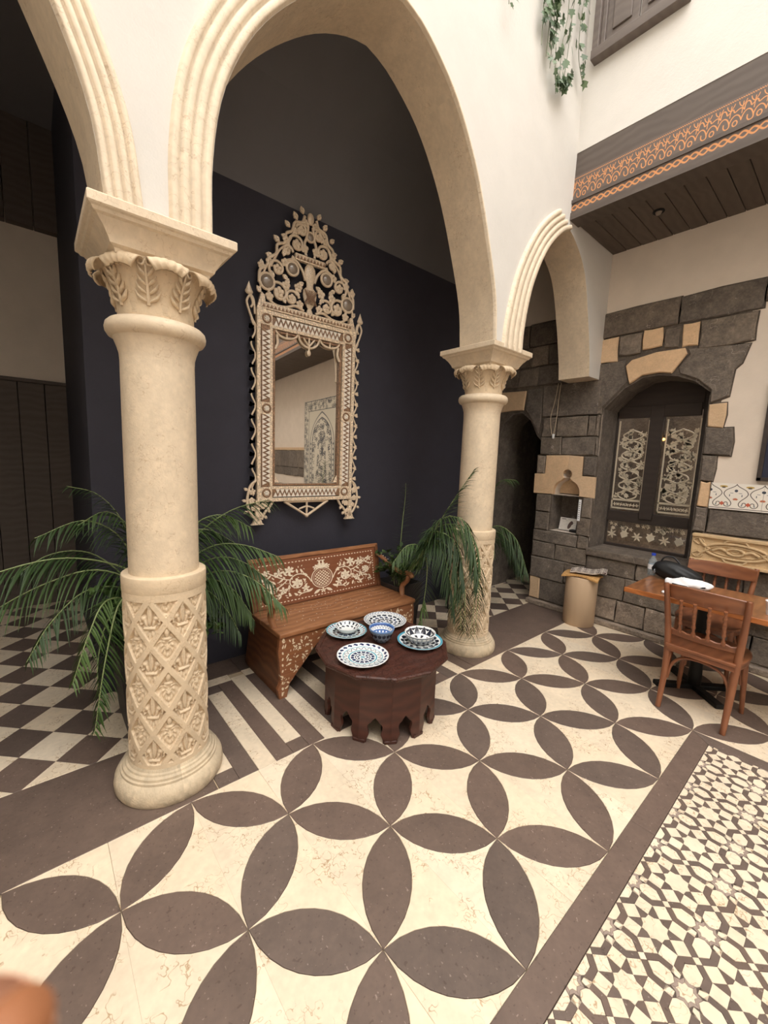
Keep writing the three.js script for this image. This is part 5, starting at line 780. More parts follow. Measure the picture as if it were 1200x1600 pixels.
// ---------------------------------------------------------------- window in the deep recess
{
  const w = structGroup('window_1'); w.position.set(XW + 0.4, 0, 0.46); // in its own axes: z along the wall, y up
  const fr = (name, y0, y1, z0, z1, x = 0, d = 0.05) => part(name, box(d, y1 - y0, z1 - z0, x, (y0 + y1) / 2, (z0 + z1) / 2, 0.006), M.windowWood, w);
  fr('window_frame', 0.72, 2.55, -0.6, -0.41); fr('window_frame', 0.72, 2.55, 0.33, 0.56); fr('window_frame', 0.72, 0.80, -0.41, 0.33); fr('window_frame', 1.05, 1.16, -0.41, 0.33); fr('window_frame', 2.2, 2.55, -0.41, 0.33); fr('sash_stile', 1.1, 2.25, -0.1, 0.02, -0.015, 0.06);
  const cream = std({ color: '#d6cab3', roughness: 0.8, side: THREE.DoubleSide });
  const leafS = (l, k = 5) => { const s = new THREE.Shape(); for (let i = 0; i <= k * 4; i++) { const a = i / (k * 4) * TAU, r = l * (0.62 + 0.38 * Math.cos(a * k)); i ? s.lineTo(r * Math.cos(a), r * Math.sin(a)) : s.moveTo(r, 0); } return s; };
  const vine = (s) => { const o = new THREE.Shape([V2(0, -s), V2(s * 0.75, -s * 0.2), V2(s * 0.55, s * 0.2), V2(s * 0.8, s * 0.55), V2(s * 0.25, s * 0.5), V2(0, s), V2(-s * 0.25, s * 0.5), V2(-s * 0.8, s * 0.55), V2(-s * 0.55, s * 0.2), V2(-s * 0.75, -s * 0.2)]); return o; };
  const flat = (s, z, y, a) => prism(s, 0.008).rotateZ(a).rotateY(-PI / 2).translate(0.02, y, z);
  const screen = (z0, z1, y0, y1, seed) => { const r = rngOf(seed), L = [], b = 0.012; // cut-out screen: border bars, winding stems, leaves
    const S = part('fretwork_screen', [box(0.008, y1 - y0, b, 0.016, (y0 + y1) / 2, z0 + b / 2), box(0.008, y1 - y0, b, 0.016, (y0 + y1) / 2, z1 - b / 2), box(0.008, 0.016, z1 - z0, 0.016, y0 + 0.008, (z0 + z1) / 2), box(0.008, 0.02, z1 - z0, 0.016, y0 + 0.1, (z0 + z1) / 2)], cream, w);
    const n = 26, zc = (z0 + z1) / 2, A = (z1 - z0) * 0.33; for (const s of [-1, 1]) { const P = []; for (let i = 0; i <= n; i++) P.push([0.016, mixn(y0 + 0.1, y1 - 0.1, i / n), zc + s * A * Math.sin(i * 0.85)]); L.push(tube(P, 0.008, 80, 5)); }
    for (let i = 0; i < 64; i++) { const y = y0 + 0.13 + (i + r()) / 64 * (y1 - y0 - 0.24), z = mixn(z0 + 0.03, z1 - 0.03, r()); L.push(flat(r() < 0.55 ? vine(0.026 + r() * 0.016) : leafS(0.022 + r() * 0.015), z, y, r() * TAU)); }
    for (let i = 0; i < 8; i++) L.push(flat(leafS(0.02, 4), mixn(z0 + 0.02, z1 - 0.02, (i + 0.5) / 8), y0 + 0.05, r() * 3));
    part('vine_cutout', L, cream, S); };
  screen(-0.4, -0.11, 1.18, 2.12, 3); screen(0.04, 0.325, 1.18, 2.12, 8);
  { const r = rngOf(23), L = []; for (let i = 0; i < 6; i++) { L.push(flat(i % 2 ? vine(0.052) : leafS(0.052, 6), -0.36 + i * 0.125, 0.90 + (i % 2) * 0.015, r() * 0.8 - 0.4)); } for (let i = 0; i < 26; i++) L.push(flat(r() < 0.5 ? vine(0.024) : leafS(0.022), -0.39 + r() * 0.7, 0.965 + r() * 0.07, r() * TAU)); part('lower_cutout', L, cream, w); }
  for (const [z0, z1, y0, y1] of [[-0.41, -0.1, 1.16, 2.2], [0.02, 0.33, 1.16, 2.2], [-0.41, 0.33, 0.8, 1.05]]) part('pane', box(0.005, y1 - y0, z1 - z0, 0.0, (y0 + y1) / 2, (z0 + z1) / 2), M.pane, w);
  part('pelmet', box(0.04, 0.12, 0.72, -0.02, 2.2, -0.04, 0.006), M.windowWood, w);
  // small warm bulb that glows behind the glass
  const l = thing('glowing_bulb', 'small warm glowing lamp seen in the glass of the recessed window', 'lamp', [XW + 0.46, 1.925, 0.47]);
  part('bulb', new THREE.SphereGeometry(0.017, 14, 10), std({ color: '#ffd9a0', emissive: '#ffb35c', emissiveIntensity: 1.6 }), l); part('socket', new THREE.CylinderGeometry(0.01, 0.012, 0.03, 12).translate(0, 0.03, 0), M.iron, l); part('flex', tube([[0, 0.04, 0], [0.002, 0.3, 0], [0, 0.55, 0]], 0.0025, 6, 5), M.iron, l);
  const pl = new THREE.PointLight('#ffb35c', 0.035); pl.position.set(-0.019, 0, 0); pl.shadow.radius = 0.8; l.add(pl);
}

// ---------------------------------------------------------------- carved and painted bands right of the window
{
  const band = (name, label, z0, z1, y0, y1) => { const H = y1 - y0, t = thing(name, label, 'carved panel', [XW - 0.036, y0, z0]); // z along the wall
    part('slab', box(0.05, H, z1 - z0, -0.005, H / 2, (z1 - z0) / 2, 0.004), M.carvedBand, t); part('rim', box(0.03, 0.026, z1 - z0, -0.035, H - 0.013, (z1 - z0) / 2, 0.006), M.carvedBand, t); part('rim', box(0.03, 0.026, z1 - z0, -0.035, 0.013, (z1 - z0) / 2, 0.006), M.carvedBand, t);
    const T = (P, r = 0.011, n = 50) => { const g = tube(P.map(([z, y]) => [0, y, z]), r, n, 8); const p = g.attributes.position; for (let i = 0; i < p.count; i++) p.setX(i, p.getX(i) * 1.5 - 0.031); return g; };
    const cy = H / 2, q = 0.5; for (let c = 0.3; c < z1 - z0 - 0.25; c += q) { const L = []; const ell = (a, b, n = 28) => { const o = []; for (let i = 0; i <= n; i++) o.push([c + a * Math.cos(i / n * TAU), cy + b * Math.sin(i / n * TAU)]); return o; };
      L.push(T(ell(0.2, H * 0.26))); L.push(T(ell(0.165, H * 0.17), 0.006)); L.push(T(ell(0.055, H * 0.11))); L.push(T(ell(0.022, H * 0.04), 0.006));
      L.push(T([[c - 0.08, cy + H * 0.24], [c - 0.06, cy + H * 0.36], [c, cy + H * 0.39], [c + 0.06, cy + H * 0.36], [c + 0.08, cy + H * 0.24]])); L.push(T([[c - 0.08, cy - H * 0.24], [c - 0.06, cy - H * 0.36], [c, cy - H * 0.39], [c + 0.06, cy - H * 0.36], [c + 0.08, cy - H * 0.24]]));
      for (const s of [-1, 1]) { L.push(T([[c + s * 0.17, cy], [c + s * 0.22, cy + s * H * 0.16], [c + s * 0.25, cy + s * H * 0.33]])); L.push(T([[c + s * 0.17, cy], [c + s * 0.22, cy - s * H * 0.16], [c + s * 0.25, cy - s * H * 0.33]])); L.push(T([[c + s * 0.25, cy + H * 0.12], [c + s * 0.285, cy + H * 0.24], [c + s * 0.25, cy + H * 0.36], [c + s * 0.215, cy + H * 0.24], [c + s * 0.25, cy + H * 0.12]], 0.007)); L.push(T([[c + s * 0.25, cy - H * 0.12], [c + s * 0.285, cy - H * 0.24], [c + s * 0.25, cy - H * 0.36], [c + s * 0.215, cy - H * 0.24], [c + s * 0.25, cy - H * 0.12]], 0.007)); L.push(T([[c + s * 0.06, cy], [c + s * 0.1, cy + 0.016], [c + s * 0.15, cy - 0.008]], 0.012)); }
      part('strapwork', L, M.carvedBand, t); } return t; };
  band('carved_frieze', 'carved honey-coloured stone panel with interlaced strapwork, above the far chair', 0.93, 2.15, 0.845, 1.085);
  band('carved_frieze', 'second carved strapwork panel lower on the stone wall, half hidden by the wooden table', 1.36, 2.15, 0.44, 0.62);
  const t = thing('painted_frieze', 'white tiles painted with ogee arches and small flowers, above the dark stone course', 'tile frieze', [XW - 0.004, 1.31, 1.0]);
  const n = 3, w = 0.34, ft = canvasTex(512, 340, (c, W, H) => { c.fillStyle = '#e9e2d6'; c.fillRect(0, 0, W, H); c.strokeStyle = '#4c423c'; c.lineWidth = 8; c.lineCap = 'round';
    for (const x of [0, W / 2, W]) { for (const s of [-1, 1]) { c.beginPath(); c.moveTo(x, 8); c.bezierCurveTo(x + s * 20, 60, x + s * 110, 60, x + s * 118, 130); c.bezierCurveTo(x + s * 110, 180, x + s * 40, 210, x + s * 36, 260); c.bezierCurveTo(x + s * 40, 315, x + s * 110, 310, x + s * 108, 262); c.bezierCurveTo(x + s * 100, 230, x + s * 66, 240, x + s * 72, 266); c.stroke(); }
      c.fillStyle = '#3a4250'; c.beginPath(); c.arc(x, 92, 17, 0, TAU); c.fill(); c.fillStyle = '#bb6a4a'; for (let k = 0; k < 5; k++) { const a = -PI / 2 + (k - 2) * 0.5; c.beginPath(); c.ellipse(x + 18 * Math.cos(a), 215 + 18 * Math.sin(a), 13, 6, a, 0, TAU); c.fill(); } c.fillStyle = '#3a4250'; for (const s of [-1, 1]) { c.fillRect(x + s * 60 - 4, 140, 8, 26); c.fillRect(x + s * 42 - 16, 120, 32, 5); } }
    for (const x of [W / 4, W * 3 / 4]) { c.fillStyle = '#b99a4c'; c.beginPath(); c.ellipse(x, 40, 40, 12, 0, 0, TAU); c.fill(); c.fillStyle = '#4c423c'; c.beginPath(); c.ellipse(x, 52, 20, 9, 0, 0, TAU); c.fill(); c.fillStyle = '#c05f45'; c.beginPath(); c.moveTo(x, 235); c.lineTo(x + 26, 262); c.lineTo(x, 290); c.lineTo(x - 26, 262); c.fill(); c.fillStyle = '#7f8a8c'; c.beginPath(); c.arc(x - 60, 278, 9, 0, TAU); c.arc(x + 60, 278, 9, 0, TAU); c.fill(); }
    c.fillStyle = '#4c423c'; c.fillRect(0, H - 22, W, 8); });
  const fm = std({ map: ft, roughness: 0.3 }); const tg = new THREE.PlaneGeometry(w - 0.002, 0.218).rotateY(-PI / 2).translate(-0.0062, 0.109, 0); const bg = box(0.012, 0.218, w - 0.002, 0, 0.109, 0, 0.001);
  for (let i = 0; i < n; i++) { const p = part('tile', bg, M.white, t); p.position.z = w / 2 + i * w; part('painted_face', tg, fm, p); }
  const pic = thing('framed_picture', 'dark navy framed picture on the white plaster at the edge of the view', 'picture', [XW + 0.012, 1.56, 1.28]);
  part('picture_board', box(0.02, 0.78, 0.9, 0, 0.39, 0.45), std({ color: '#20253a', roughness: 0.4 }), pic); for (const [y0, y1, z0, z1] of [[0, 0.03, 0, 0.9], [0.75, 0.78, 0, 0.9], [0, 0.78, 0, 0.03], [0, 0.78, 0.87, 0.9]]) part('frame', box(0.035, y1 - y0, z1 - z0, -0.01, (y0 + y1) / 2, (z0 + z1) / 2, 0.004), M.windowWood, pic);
}
{ // things in the little niche, cable under the springer
  const c = thing('picture_card', 'small pale postcard with a dark figure-like print leaning in the little wall niche', 'card', [XW + 0.13, 0.9, -0.27]); c.rotation.z = -0.22;
  part('card', box(0.004, 0.14, 0.19, 0, 0.07, 0), M.white, c); part('print', new THREE.PlaneGeometry(0.186, 0.136).rotateY(-PI / 2).translate(-0.0026, 0.07, 0), std({ roughness: 0.5, map: canvasTex(256, 192, (k, W, H) => { k.fillStyle = '#d9d2c8'; k.fillRect(0, 0, W, H); const r = rngOf(4); for (let i = 0; i < 40; i++) { k.fillStyle = `rgba(150,140,130,${r() * 0.3})`; k.fillRect(r() * W, r() * H, 30, 8); } k.fillStyle = '#5a4640'; k.beginPath(); k.ellipse(160, 110, 26, 62, 0.3, 0, TAU); k.fill(); k.beginPath(); k.ellipse(185, 70, 22, 30, -0.4, 0, TAU); k.fill(); k.fillStyle = '#3a3432'; k.fillRect(20, 14, 70, 10); }) }), c);
  const b = single('small_box', 'flat black box lying beside the postcard in the little wall niche', 'box', box(0.07, 0.028, 0.1, 0, 0.014, 0, 0.004), M.black); b.position.set(XW + 0.1, 0.893, -0.165);
  const s = thing('thermometer', 'slim white thermometer strip fixed to the stone beside the little niche', 'thermometer', [XW - 0.006, 1.04, -0.092]); part('strip', box(0.008, 0.23, 0.028, 0, 0.115, 0, 0.003), M.white, s); part('scale_marks', (() => { const L = []; for (let i = 0; i < 9; i++) L.push(box(0.002, 0.004, 0.014, -0.005, 0.03 + i * 0.021, 0.0)); return L; })(), M.black, s);
  const k = thing('hanging_switch', 'thin looped cable with a small white plug hanging below the end of the small arch', 'cable', [XW - 0.02, 1.93, -0.45]); part('cable', tube([[0.012, 0.58, 0.0], [0.008, 0.4, -0.02], [0.0, 0.2, -0.05], [0.0, 0.03, -0.02]], 0.003, 20, 5), M.string, k); part('cable', tube([[0.012, 0.58, 0.03], [0.008, 0.4, 0.02], [0, 0.2, 0.02], [0, 0.03, 0]], 0.003, 20, 5), M.string, k); part('plug', box(0.022, 0.05, 0.022, 0, 0.01, 0, 0.006), M.white, k);
}

// ---------------------------------------------------------------- inlaid arch panel on the recess wall, seen in the mirror
{
  const t = thing('inlaid_arch_panel', 'tall arched wall panel of black and white inlaid arabesque, seen reflected in the mirror', 'wall panel', [XW - 0.031, 0.35, 4.07]);
  const m = canvasTex(640, 1024, (c, W, H) => { const r = rngOf(31); c.fillStyle = '#cfc6b4'; c.fillRect(0, 0, W, H); c.strokeStyle = '#44464c'; c.fillStyle = '#44464c';
    const arab = (x0, y0, x1, y1, n, s) => { for (let i = 0; i < n; i++) { const x = x0 + r() * (x1 - x0), y = y0 + r() * (y1 - y0), a = r() * TAU; c.lineWidth = s * 0.28; c.beginPath(); for (let k = 0; k <= 16; k++) { const q = s * (1 - k / 20), b = a + k * 0.42; const X = x + q * Math.cos(b), Y = y + q * Math.sin(b); k ? c.lineTo(X, Y) : c.moveTo(X, Y); } c.stroke(); } };
    c.save(); arab(10, 10, W - 10, 90, 90, 14); arab(10, 90, 80, H, 120, 14); arab(W - 80, 90, W - 10, H, 120, 14); c.restore();
    c.lineWidth = 6; c.strokeRect(6, 6, W - 12, H); c.strokeRect(88, 96, W - 176, H);
    const arch = (k) => { c.beginPath(); c.moveTo(110 + k, H); c.lineTo(110 + k, 420); c.bezierCurveTo(110 + k, 240, 240, 150 + k, W / 2, 110 + k * 1.4); c.bezierCurveTo(W - 240, 150 + k, W - 110 - k, 240, W - 110 - k, 420); c.lineTo(W - 110 - k, H); };
    c.fillStyle = '#5a5b5e'; arch(0); c.fill(); c.fillStyle = '#d6cdbb'; arch(10); c.fill(); c.lineWidth = 3; for (let y = 400; y < H; y += 46) { c.fillStyle = '#44464c'; for (const x of [130, W - 130]) { c.beginPath(); c.moveTo(x, y - 14); c.lineTo(x + 9, y); c.lineTo(x, y + 14); c.lineTo(x - 9, y); c.fill(); } } c.fillStyle = '#5a5b5e'; arch(36); c.fill(); c.fillStyle = '#d3cab8'; arch(46); c.fill(); c.save(); arch(46); c.clip(); arab(150, 150, W - 150, H, 340, 20); c.fillStyle = '#d3cab8'; c.beginPath(); c.ellipse(220, 560, 24, 190, 0.1, 0, TAU); c.ellipse(W - 220, 560, 24, 190, -0.1, 0, TAU); c.fill(); c.restore(); });
  part('panel_slab', box(0.03, 2.55, 1.94, 0, 1.275, 0, 0.004), M.recess, t); part('inlaid_face', new THREE.PlaneGeometry(1.92, 2.53).rotateY(-PI / 2).translate(-0.0156, 1.275, 0), std({ map: m, roughness: 0.5 }), t);
}

// ---------------------------------------------------------------- shuttered window high on the white wall
{
  const t = thing('upper_window', 'dark grey panelled wooden shutter window high on the white wall beside the hanging ivy', 'window', [3.75, 4.78, 0.045]);
  const W = 0.64, H = 1.0, b = (n, x, y0, y1, z0, z1, d, m = M.shutter) => part(n, box(d, y1 - y0, z1 - z0, x, (y0 + y1) / 2, (z0 + z1) / 2, 0.006), m, t);
  b('frame', -0.03, 0, 0.07, 0, W, 0.09); b('frame', -0.03, H - 0.06, H, 0, W, 0.09); b('frame', -0.025, 0.07, H - 0.06, 0, 0.05, 0.08); b('frame', -0.025, 0.07, H - 0.06, W - 0.05, W, 0.08); b('inner_frame', -0.012, 0.07, H - 0.06, 0.05, 0.085, 0.05); b('inner_frame', -0.012, 0.07, H - 0.06, W - 0.085, W - 0.05, 0.05); b('inner_frame', -0.012, 0.07, 0.11, 0.085, W - 0.085, 0.05); b('shutter_leaf', 0.0, 0.1, H - 0.06, 0.08, W / 2 - 0.004, 0.03); b('shutter_leaf', 0.0, 0.1, H - 0.06, W / 2 + 0.004, W - 0.08, 0.03);
  for (const z of [0.13, W / 2 + 0.05]) { b('raised_panel', -0.018, 0.16, 0.5, z, z + 0.135, 0.02); b('raised_panel', -0.018, 0.56, 0.9, z, z + 0.135, 0.02); } part('knob', new THREE.SphereGeometry(0.02, 12, 8).translate(-0.03, 0.45, W / 2), M.iron, t);
}

// ---------------------------------------------------------------- palms
function bez(pts, n) { const c = curve(pts); const o = []; for (let i = 0; i <= n; i++) o.push(c.getPointAt(i / n)); return o; }
// one pinnate frond: arching rib with narrow leaflets on both sides that bend down under their weight
function frond(parent, pts, len, n, mat, seed, droop = 0.5, from = 0.22) {
  const r = rngOf(seed), c = curve(pts), f = part('frond', limb(pts, [0.0065, 0.005, 0.0035, 0.0015], 24, 6), M.rachis, parent), P = [], I = [];
  for (let i = 0; i < n; i++) for (const s of [-1, 1]) {
    const t = clamp(from + (1 - from) * (i + r() * 0.6) / n, 0, 0.995), p = c.getPointAt(t), d = c.getTangentAt(t); let side = V3(0, 1, 0).cross(d); if (side.lengthSq() < 0.02) side = V3(d.z, 0, -d.x).add(V3(0.3, 0, 0.2)); side.normalize().multiplyScalar(s);
    const up = d.clone().cross(side).multiplyScalar(-s).normalize(); const env = Math.sin(PI * Math.pow((t - from) / (1 - from) * 0.93 + 0.06, 0.75)), L = len * (0.35 + 0.65 * env) * (0.85 + 0.3 * r()), w = 0.0056 * (0.8 + 0.4 * r());
    const dir = d.clone().multiplyScalar(0.42 + 0.5 * t + 0.2 * (r() - 0.5)).addScaledVector(side, 0.95).addScaledVector(up, 0.3 + 0.5 * (r() - 0.5)).normalize(); const dr = droop * (0.7 + 0.6 * r()), m = 5; let q = p.clone(), v = dir.clone(); const base = P.length / 3;
    for (let k = 0; k <= m; k++) { const u = k / m, ww = w * (u < 0.25 ? 0.5 + 2 * u : Math.max(0.02, 1.15 * (1 - u) + 0.08)); const across = v.clone().cross(V3(0, 1, 0)); if (across.lengthSq() < 1e-4) across.copy(d); across.normalize(); P.push(q.x - across.x * ww, q.y - across.y * ww + ww * 0.5, q.z - across.z * ww, q.x, q.y, q.z, q.x + across.x * ww, q.y + across.y * ww + ww * 0.5, q.z + across.z * ww); v.y -= dr * 0.42; v.normalize(); q.addScaledVector(v, L / m); }
    for (let k = 0; k < m; k++) { const a = base + k * 3; I.push(a, a + 1, a + 3, a + 1, a + 4, a + 3, a + 1, a + 2, a + 4, a + 2, a + 5, a + 4); }
  }
  const g = new THREE.BufferGeometry(); g.setAttribute('position', new THREE.Float32BufferAttribute(P, 3)); g.setIndex(I); g.computeVertexNormals(); stuff('leaflets', g, mat, f); return f;
}
function planter(t, top, bot, h) { part('planter', boxUV(toCreasedNormals(new THREE.LatheGeometry([[0.001, 0], [bot * 0.97, 0], [bot, 0.01], [top, h - 0.03], [top * 1.04, h - 0.03], [top * 1.04, h], [top * 0.94, h], [top * 0.9, h - 0.08], [0.001, h - 0.08]].map(([r, y]) => V2(r * Math.SQRT2, y)), 4).rotateY(PI / 4), 0.4)), M.potDark, t); part('soil', new THREE.CircleGeometry(top * 0.92, 20).rotateX(-PI / 2).translate(0, h - 0.05, 0), M.soil, t); }
function bushy(name, label, pos, rad, n, seed, mats, size, group) { // low mound of small round leaves
  const r = rngOf(seed), t = thing(name, label, 'plant', pos, 0, group), S = [], G = [[], []];
  for (let k = 0; k < 11; k++) { const a = r() * TAU, e = [rad[0] * (0.5 + 0.5 * r()) * Math.cos(a), rad[1] * (0.3 + 0.7 * r()), rad[2] * (0.5 + 0.5 * r()) * Math.sin(a)]; const P = [[e[0] * 0.1, 0, e[2] * 0.1], [e[0] * 0.5, Math.max(0.02, e[1]) * 0.9 + 0.05, e[2] * 0.5], e]; S.push(tube(P, 0.0022, 8, 4)); const c = curve(P);
    for (let i = 0; i < n / 11; i++) { const p = c.getPointAt(clamp(0.25 + r() * 0.78, 0, 1)), l = size * (0.7 + r() * 0.7), s = new THREE.Shape(); s.moveTo(0, 0); s.bezierCurveTo(l * 0.5, l * 0.15, l * 0.55, l * 0.75, 0, l); s.bezierCurveTo(-l * 0.55, l * 0.75, -l * 0.5, l * 0.15, 0, 0); const g = new THREE.ShapeGeometry(s, 4); g.rotateX(-0.4 - r() * 1.3).rotateY(r() * TAU).rotateZ(r() - 0.5).translate(p.x + (r() - 0.5) * 0.03, p.y + (r() - 0.5) * 0.03, p.z + (r() - 0.5) * 0.03); G[i & 1].push(g); } }
  part('stems', S, M.stem, t); stuff('foliage', G[0], mats[0], t); stuff('foliage', G[1], mats[1], t); return t;
}
{
  const t = thing('potted_palm', 'spreading feathery palm in a dark square planter behind the nearer column', 'potted plant', [0.69, 0, -0.82]);
  planter(t, 0.23, 0.185, 0.6); const o = [0, 0.55, 0], F = (pts, len, n, k, seed, dr, fr) => frond(t, [o, ...pts.map(([x, y, z]) => [x - 0.69, y, z + 0.82])], len, n, M.leaf[k], seed, dr, fr);
  F([[0.6, 0.9, -0.78], [0.3, 1.055, -0.74], [0.02, 1.03, -0.7], [-0.3, 0.9, -0.62]], 0.264, 36, 0, 1, 0.46, 0.5); F([[0.58, 0.86, -0.78], [0.4, 0.975, -0.75], [0.18, 0.94, -0.72], [-0.1, 0.8, -0.68]], 0.251, 36, 1, 2, 0.50);
  F([[0.6, 0.95, -0.82], [0.5, 1.16, -0.8], [0.36, 1.24, -0.78], [0.16, 1.17, -0.75]], 0.251, 38, 0, 3, 0.37); F([[0.62, 0.95, -0.86], [0.52, 1.26, -0.85], [0.42, 1.38, -0.83], [0.3, 1.42, -0.8]], 0.198, 30, 2, 4, 0.31); F([[0.64, 0.95, -0.86], [0.56, 1.2, -0.84], [0.46, 1.28, -0.8], [0.33, 1.22, -0.75]], 0.211, 30, 1, 14, 0.37);
  F([[0.78, 0.95, -0.78], [0.95, 1.17, -0.7], [1.1, 1.28, -0.64], [1.29, 1.34, -0.56]], 0.290, 41, 0, 5, 0.37); F([[0.76, 0.95, -0.8], [0.92, 1.2, -0.74], [1.05, 1.24, -0.7], [1.2, 1.16, -0.62]], 0.277, 40, 3, 6, 0.50); F([[0.78, 0.88, -0.76], [0.98, 1.06, -0.66], [1.14, 1.06, -0.59], [1.33, 0.98, -0.5]], 0.317, 41, 1, 7, 0.43); F([[0.8, 0.84, -0.76], [1.0, 0.99, -0.64], [1.14, 0.95, -0.58], [1.3, 0.8, -0.5]], 0.317, 41, 0, 8, 0.50); F([[0.8, 0.78, -0.76], [0.94, 0.86, -0.66], [1.06, 0.8, -0.6], [1.17, 0.62, -0.54]], 0.264, 36, 1, 9, 0.50); F([[0.8, 0.74, -0.74], [0.92, 0.8, -0.64], [1.02, 0.68, -0.58], [1.1, 0.5, -0.54]], 0.238, 32, 2, 10, 0.50);
  F([[0.58, 0.8, -0.7], [0.48, 0.84, -0.56], [0.4, 0.62, -0.46], [0.33, 0.24, -0.42]], 0.172, 40, 1, 11, 0.34); F([[0.56, 0.78, -0.72], [0.42, 0.84, -0.6], [0.34, 0.72, -0.52], [0.26, 0.5, -0.47]], 0.172, 36, 3, 12, 0.37); F([[0.56, 0.82, -0.78], [0.36, 0.88, -0.72], [0.2, 0.76, -0.66], [0.1, 0.6, -0.62]], 0.211, 32, 0, 13, 0.43);
  F([[0.76, 0.9, -0.9], [0.88, 1.1, -0.92], [1.02, 1.12, -0.88], [1.18, 1.02, -0.8]], 0.26, 40, 2, 41, 0.5); F([[0.8, 0.8, -0.72], [1.0, 0.92, -0.58], [1.16, 0.86, -0.5], [1.34, 0.66, -0.42]], 0.26, 42, 1, 42, 0.5); F([[0.82, 0.74, -0.78], [0.98, 0.84, -0.7], [1.1, 0.74, -0.66], [1.22, 0.54, -0.62]], 0.24, 38, 0, 43, 0.5);
  F([[0.56, 0.86, -0.84], [0.38, 1.05, -0.86], [0.22, 1.06, -0.86], [0.06, 0.96, -0.84]], 0.24, 38, 2, 44, 0.5); F([[0.56, 0.74, -0.72], [0.44, 0.76, -0.6], [0.37, 0.58, -0.52], [0.36, 0.34, -0.48]], 0.18, 36, 2, 45, 0.4);
  bushy('creeping_plant', 'mound of small round green leaves spilling over the dark planter behind the nearer column', [0.5, 0.56, -0.7], [0.2, 0.36, 0.22], 420, 5, [M.leaf[1], M.leaf[3]], 0.034, 'small-leaved plants under the palms'); bushy('creeping_plant', 'bright green small-leaved plant trailing beside the nearer column toward the bench', [0.88, 0.48, -0.66], [0.2, 0.14, 0.2], 300, 6, [M.leaf[3], M.leaf[1]], 0.036, 'small-leaved plants under the palms');
}
{
  const t = thing('potted_palm', 'palm between bench and farther column, its long fronds hanging before that column', 'potted plant', [2.72, 0, -0.86]);
  planter(t, 0.15, 0.12, 0.5); const o = [0, 0.45, 0], F = (pts, len, n, k, seed, dr, fr) => frond(t, [o, ...pts.map(([x, y, z]) => [x - 2.72, y, z + 0.86])], len, n, M.leaf[k], seed, dr, fr);
  F([[2.62, 0.8, -0.5], [2.54, 1.15, -0.24], [2.59, 1.38, -0.12], [2.66, 1.57, -0.03]], 0.224, 40, 0, 21, 0.22, 0.42); F([[2.6, 0.85, -0.5], [2.55, 1.2, -0.2], [2.62, 1.18, -0.06], [2.69, 0.8, 0.02], [2.68, 0.26, 0.02]], 0.264, 58, 0, 22, 0.43, 0.35); F([[2.6, 0.8, -0.5], [2.52, 1.08, -0.25], [2.57, 1.02, -0.1], [2.62, 0.72, -0.03], [2.66, 0.3, -0.02]], 0.264, 54, 2, 23, 0.43, 0.35); F([[2.62, 0.8, -0.52], [2.58, 1.12, -0.26], [2.66, 1.12, -0.08], [2.76, 0.86, 0.0], [2.74, 0.5, 0.02]], 0.238, 50, 1, 24, 0.43, 0.35); F([[2.6, 0.75, -0.55], [2.54, 0.98, -0.34], [2.53, 0.95, -0.2], [2.56, 0.72, -0.12], [2.6, 0.42, -0.08]], 0.251, 46, 2, 28, 0.43, 0.35);
  F([[2.62, 0.82, -0.5], [2.6, 1.1, -0.22], [2.66, 1.06, -0.06], [2.72, 0.72, 0.03], [2.7, 0.3, 0.04]], 0.24, 60, 2, 46, 0.42, 0.35); F([[2.6, 0.8, -0.52], [2.55, 1.0, -0.3], [2.56, 0.96, -0.14], [2.6, 0.66, -0.06], [2.62, 0.34, -0.03]], 0.24, 56, 0, 47, 0.42, 0.35); F([[2.66, 0.7, -0.7], [2.58, 0.92, -0.5], [2.47, 0.92, -0.52], [2.36, 0.78, -0.56]], 0.238, 40, 1, 25, 0.50); F([[2.66, 0.7, -0.66], [2.62, 0.82, -0.44], [2.58, 0.62, -0.38], [2.53, 0.24, -0.4]], 0.198, 40, 3, 26, 0.31); F([[2.7, 0.8, -0.84], [2.68, 1.1, -0.8], [2.66, 1.3, -0.76], [2.62, 1.42, -0.72]], 0.106, 24, 2, 27, 0.19);
  bushy('creeping_plant', 'dark glossy small-leaved plant at the bench arm, under the hanging palm fronds', [2.62, 0.46, -0.76], [0.26, 0.42, 0.26], 420, 8, [M.leaf[1], M.leaf[0]], 0.034, 'small-leaved plants under the palms');
}
{
  const t = thing('potted_palm', 'dark green palm in a planter in front of the shadowed doorway, behind the farther column', 'potted plant', [3.7, 0, -0.86]);
  planter(t, 0.15, 0.12, 0.48); const o = [0, 0.44, 0], F = (pts, len, n, k, seed, dr, fr) => frond(t, [o, ...pts.map(([x, y, z]) => [x - 3.7, y, z + 0.86])], len, n, M.leaf[k], seed, dr, fr);
  F([[3.7, 0.9, -0.78], [3.72, 1.25, -0.64], [3.78, 1.45, -0.54], [3.86, 1.46, -0.42]], 0.224, 30, 1, 31, 0.31, 0.5); F([[3.74, 0.8, -0.74], [3.8, 0.98, -0.56], [3.88, 0.88, -0.4], [3.96, 0.5, -0.26]], 0.290, 41, 0, 32, 0.37); F([[3.76, 0.75, -0.78], [3.88, 0.9, -0.64], [3.98, 0.78, -0.5], [4.06, 0.44, -0.4]], 0.290, 41, 2, 33, 0.37); F([[3.78, 0.7, -0.8], [3.92, 0.82, -0.66], [4.06, 0.7, -0.54], [4.18, 0.42, -0.46]], 0.264, 38, 0, 34, 0.43); F([[3.66, 0.8, -0.76], [3.62, 1.0, -0.6], [3.56, 0.96, -0.46], [3.5, 0.7, -0.36]], 0.238, 36, 2, 35, 0.37);
}
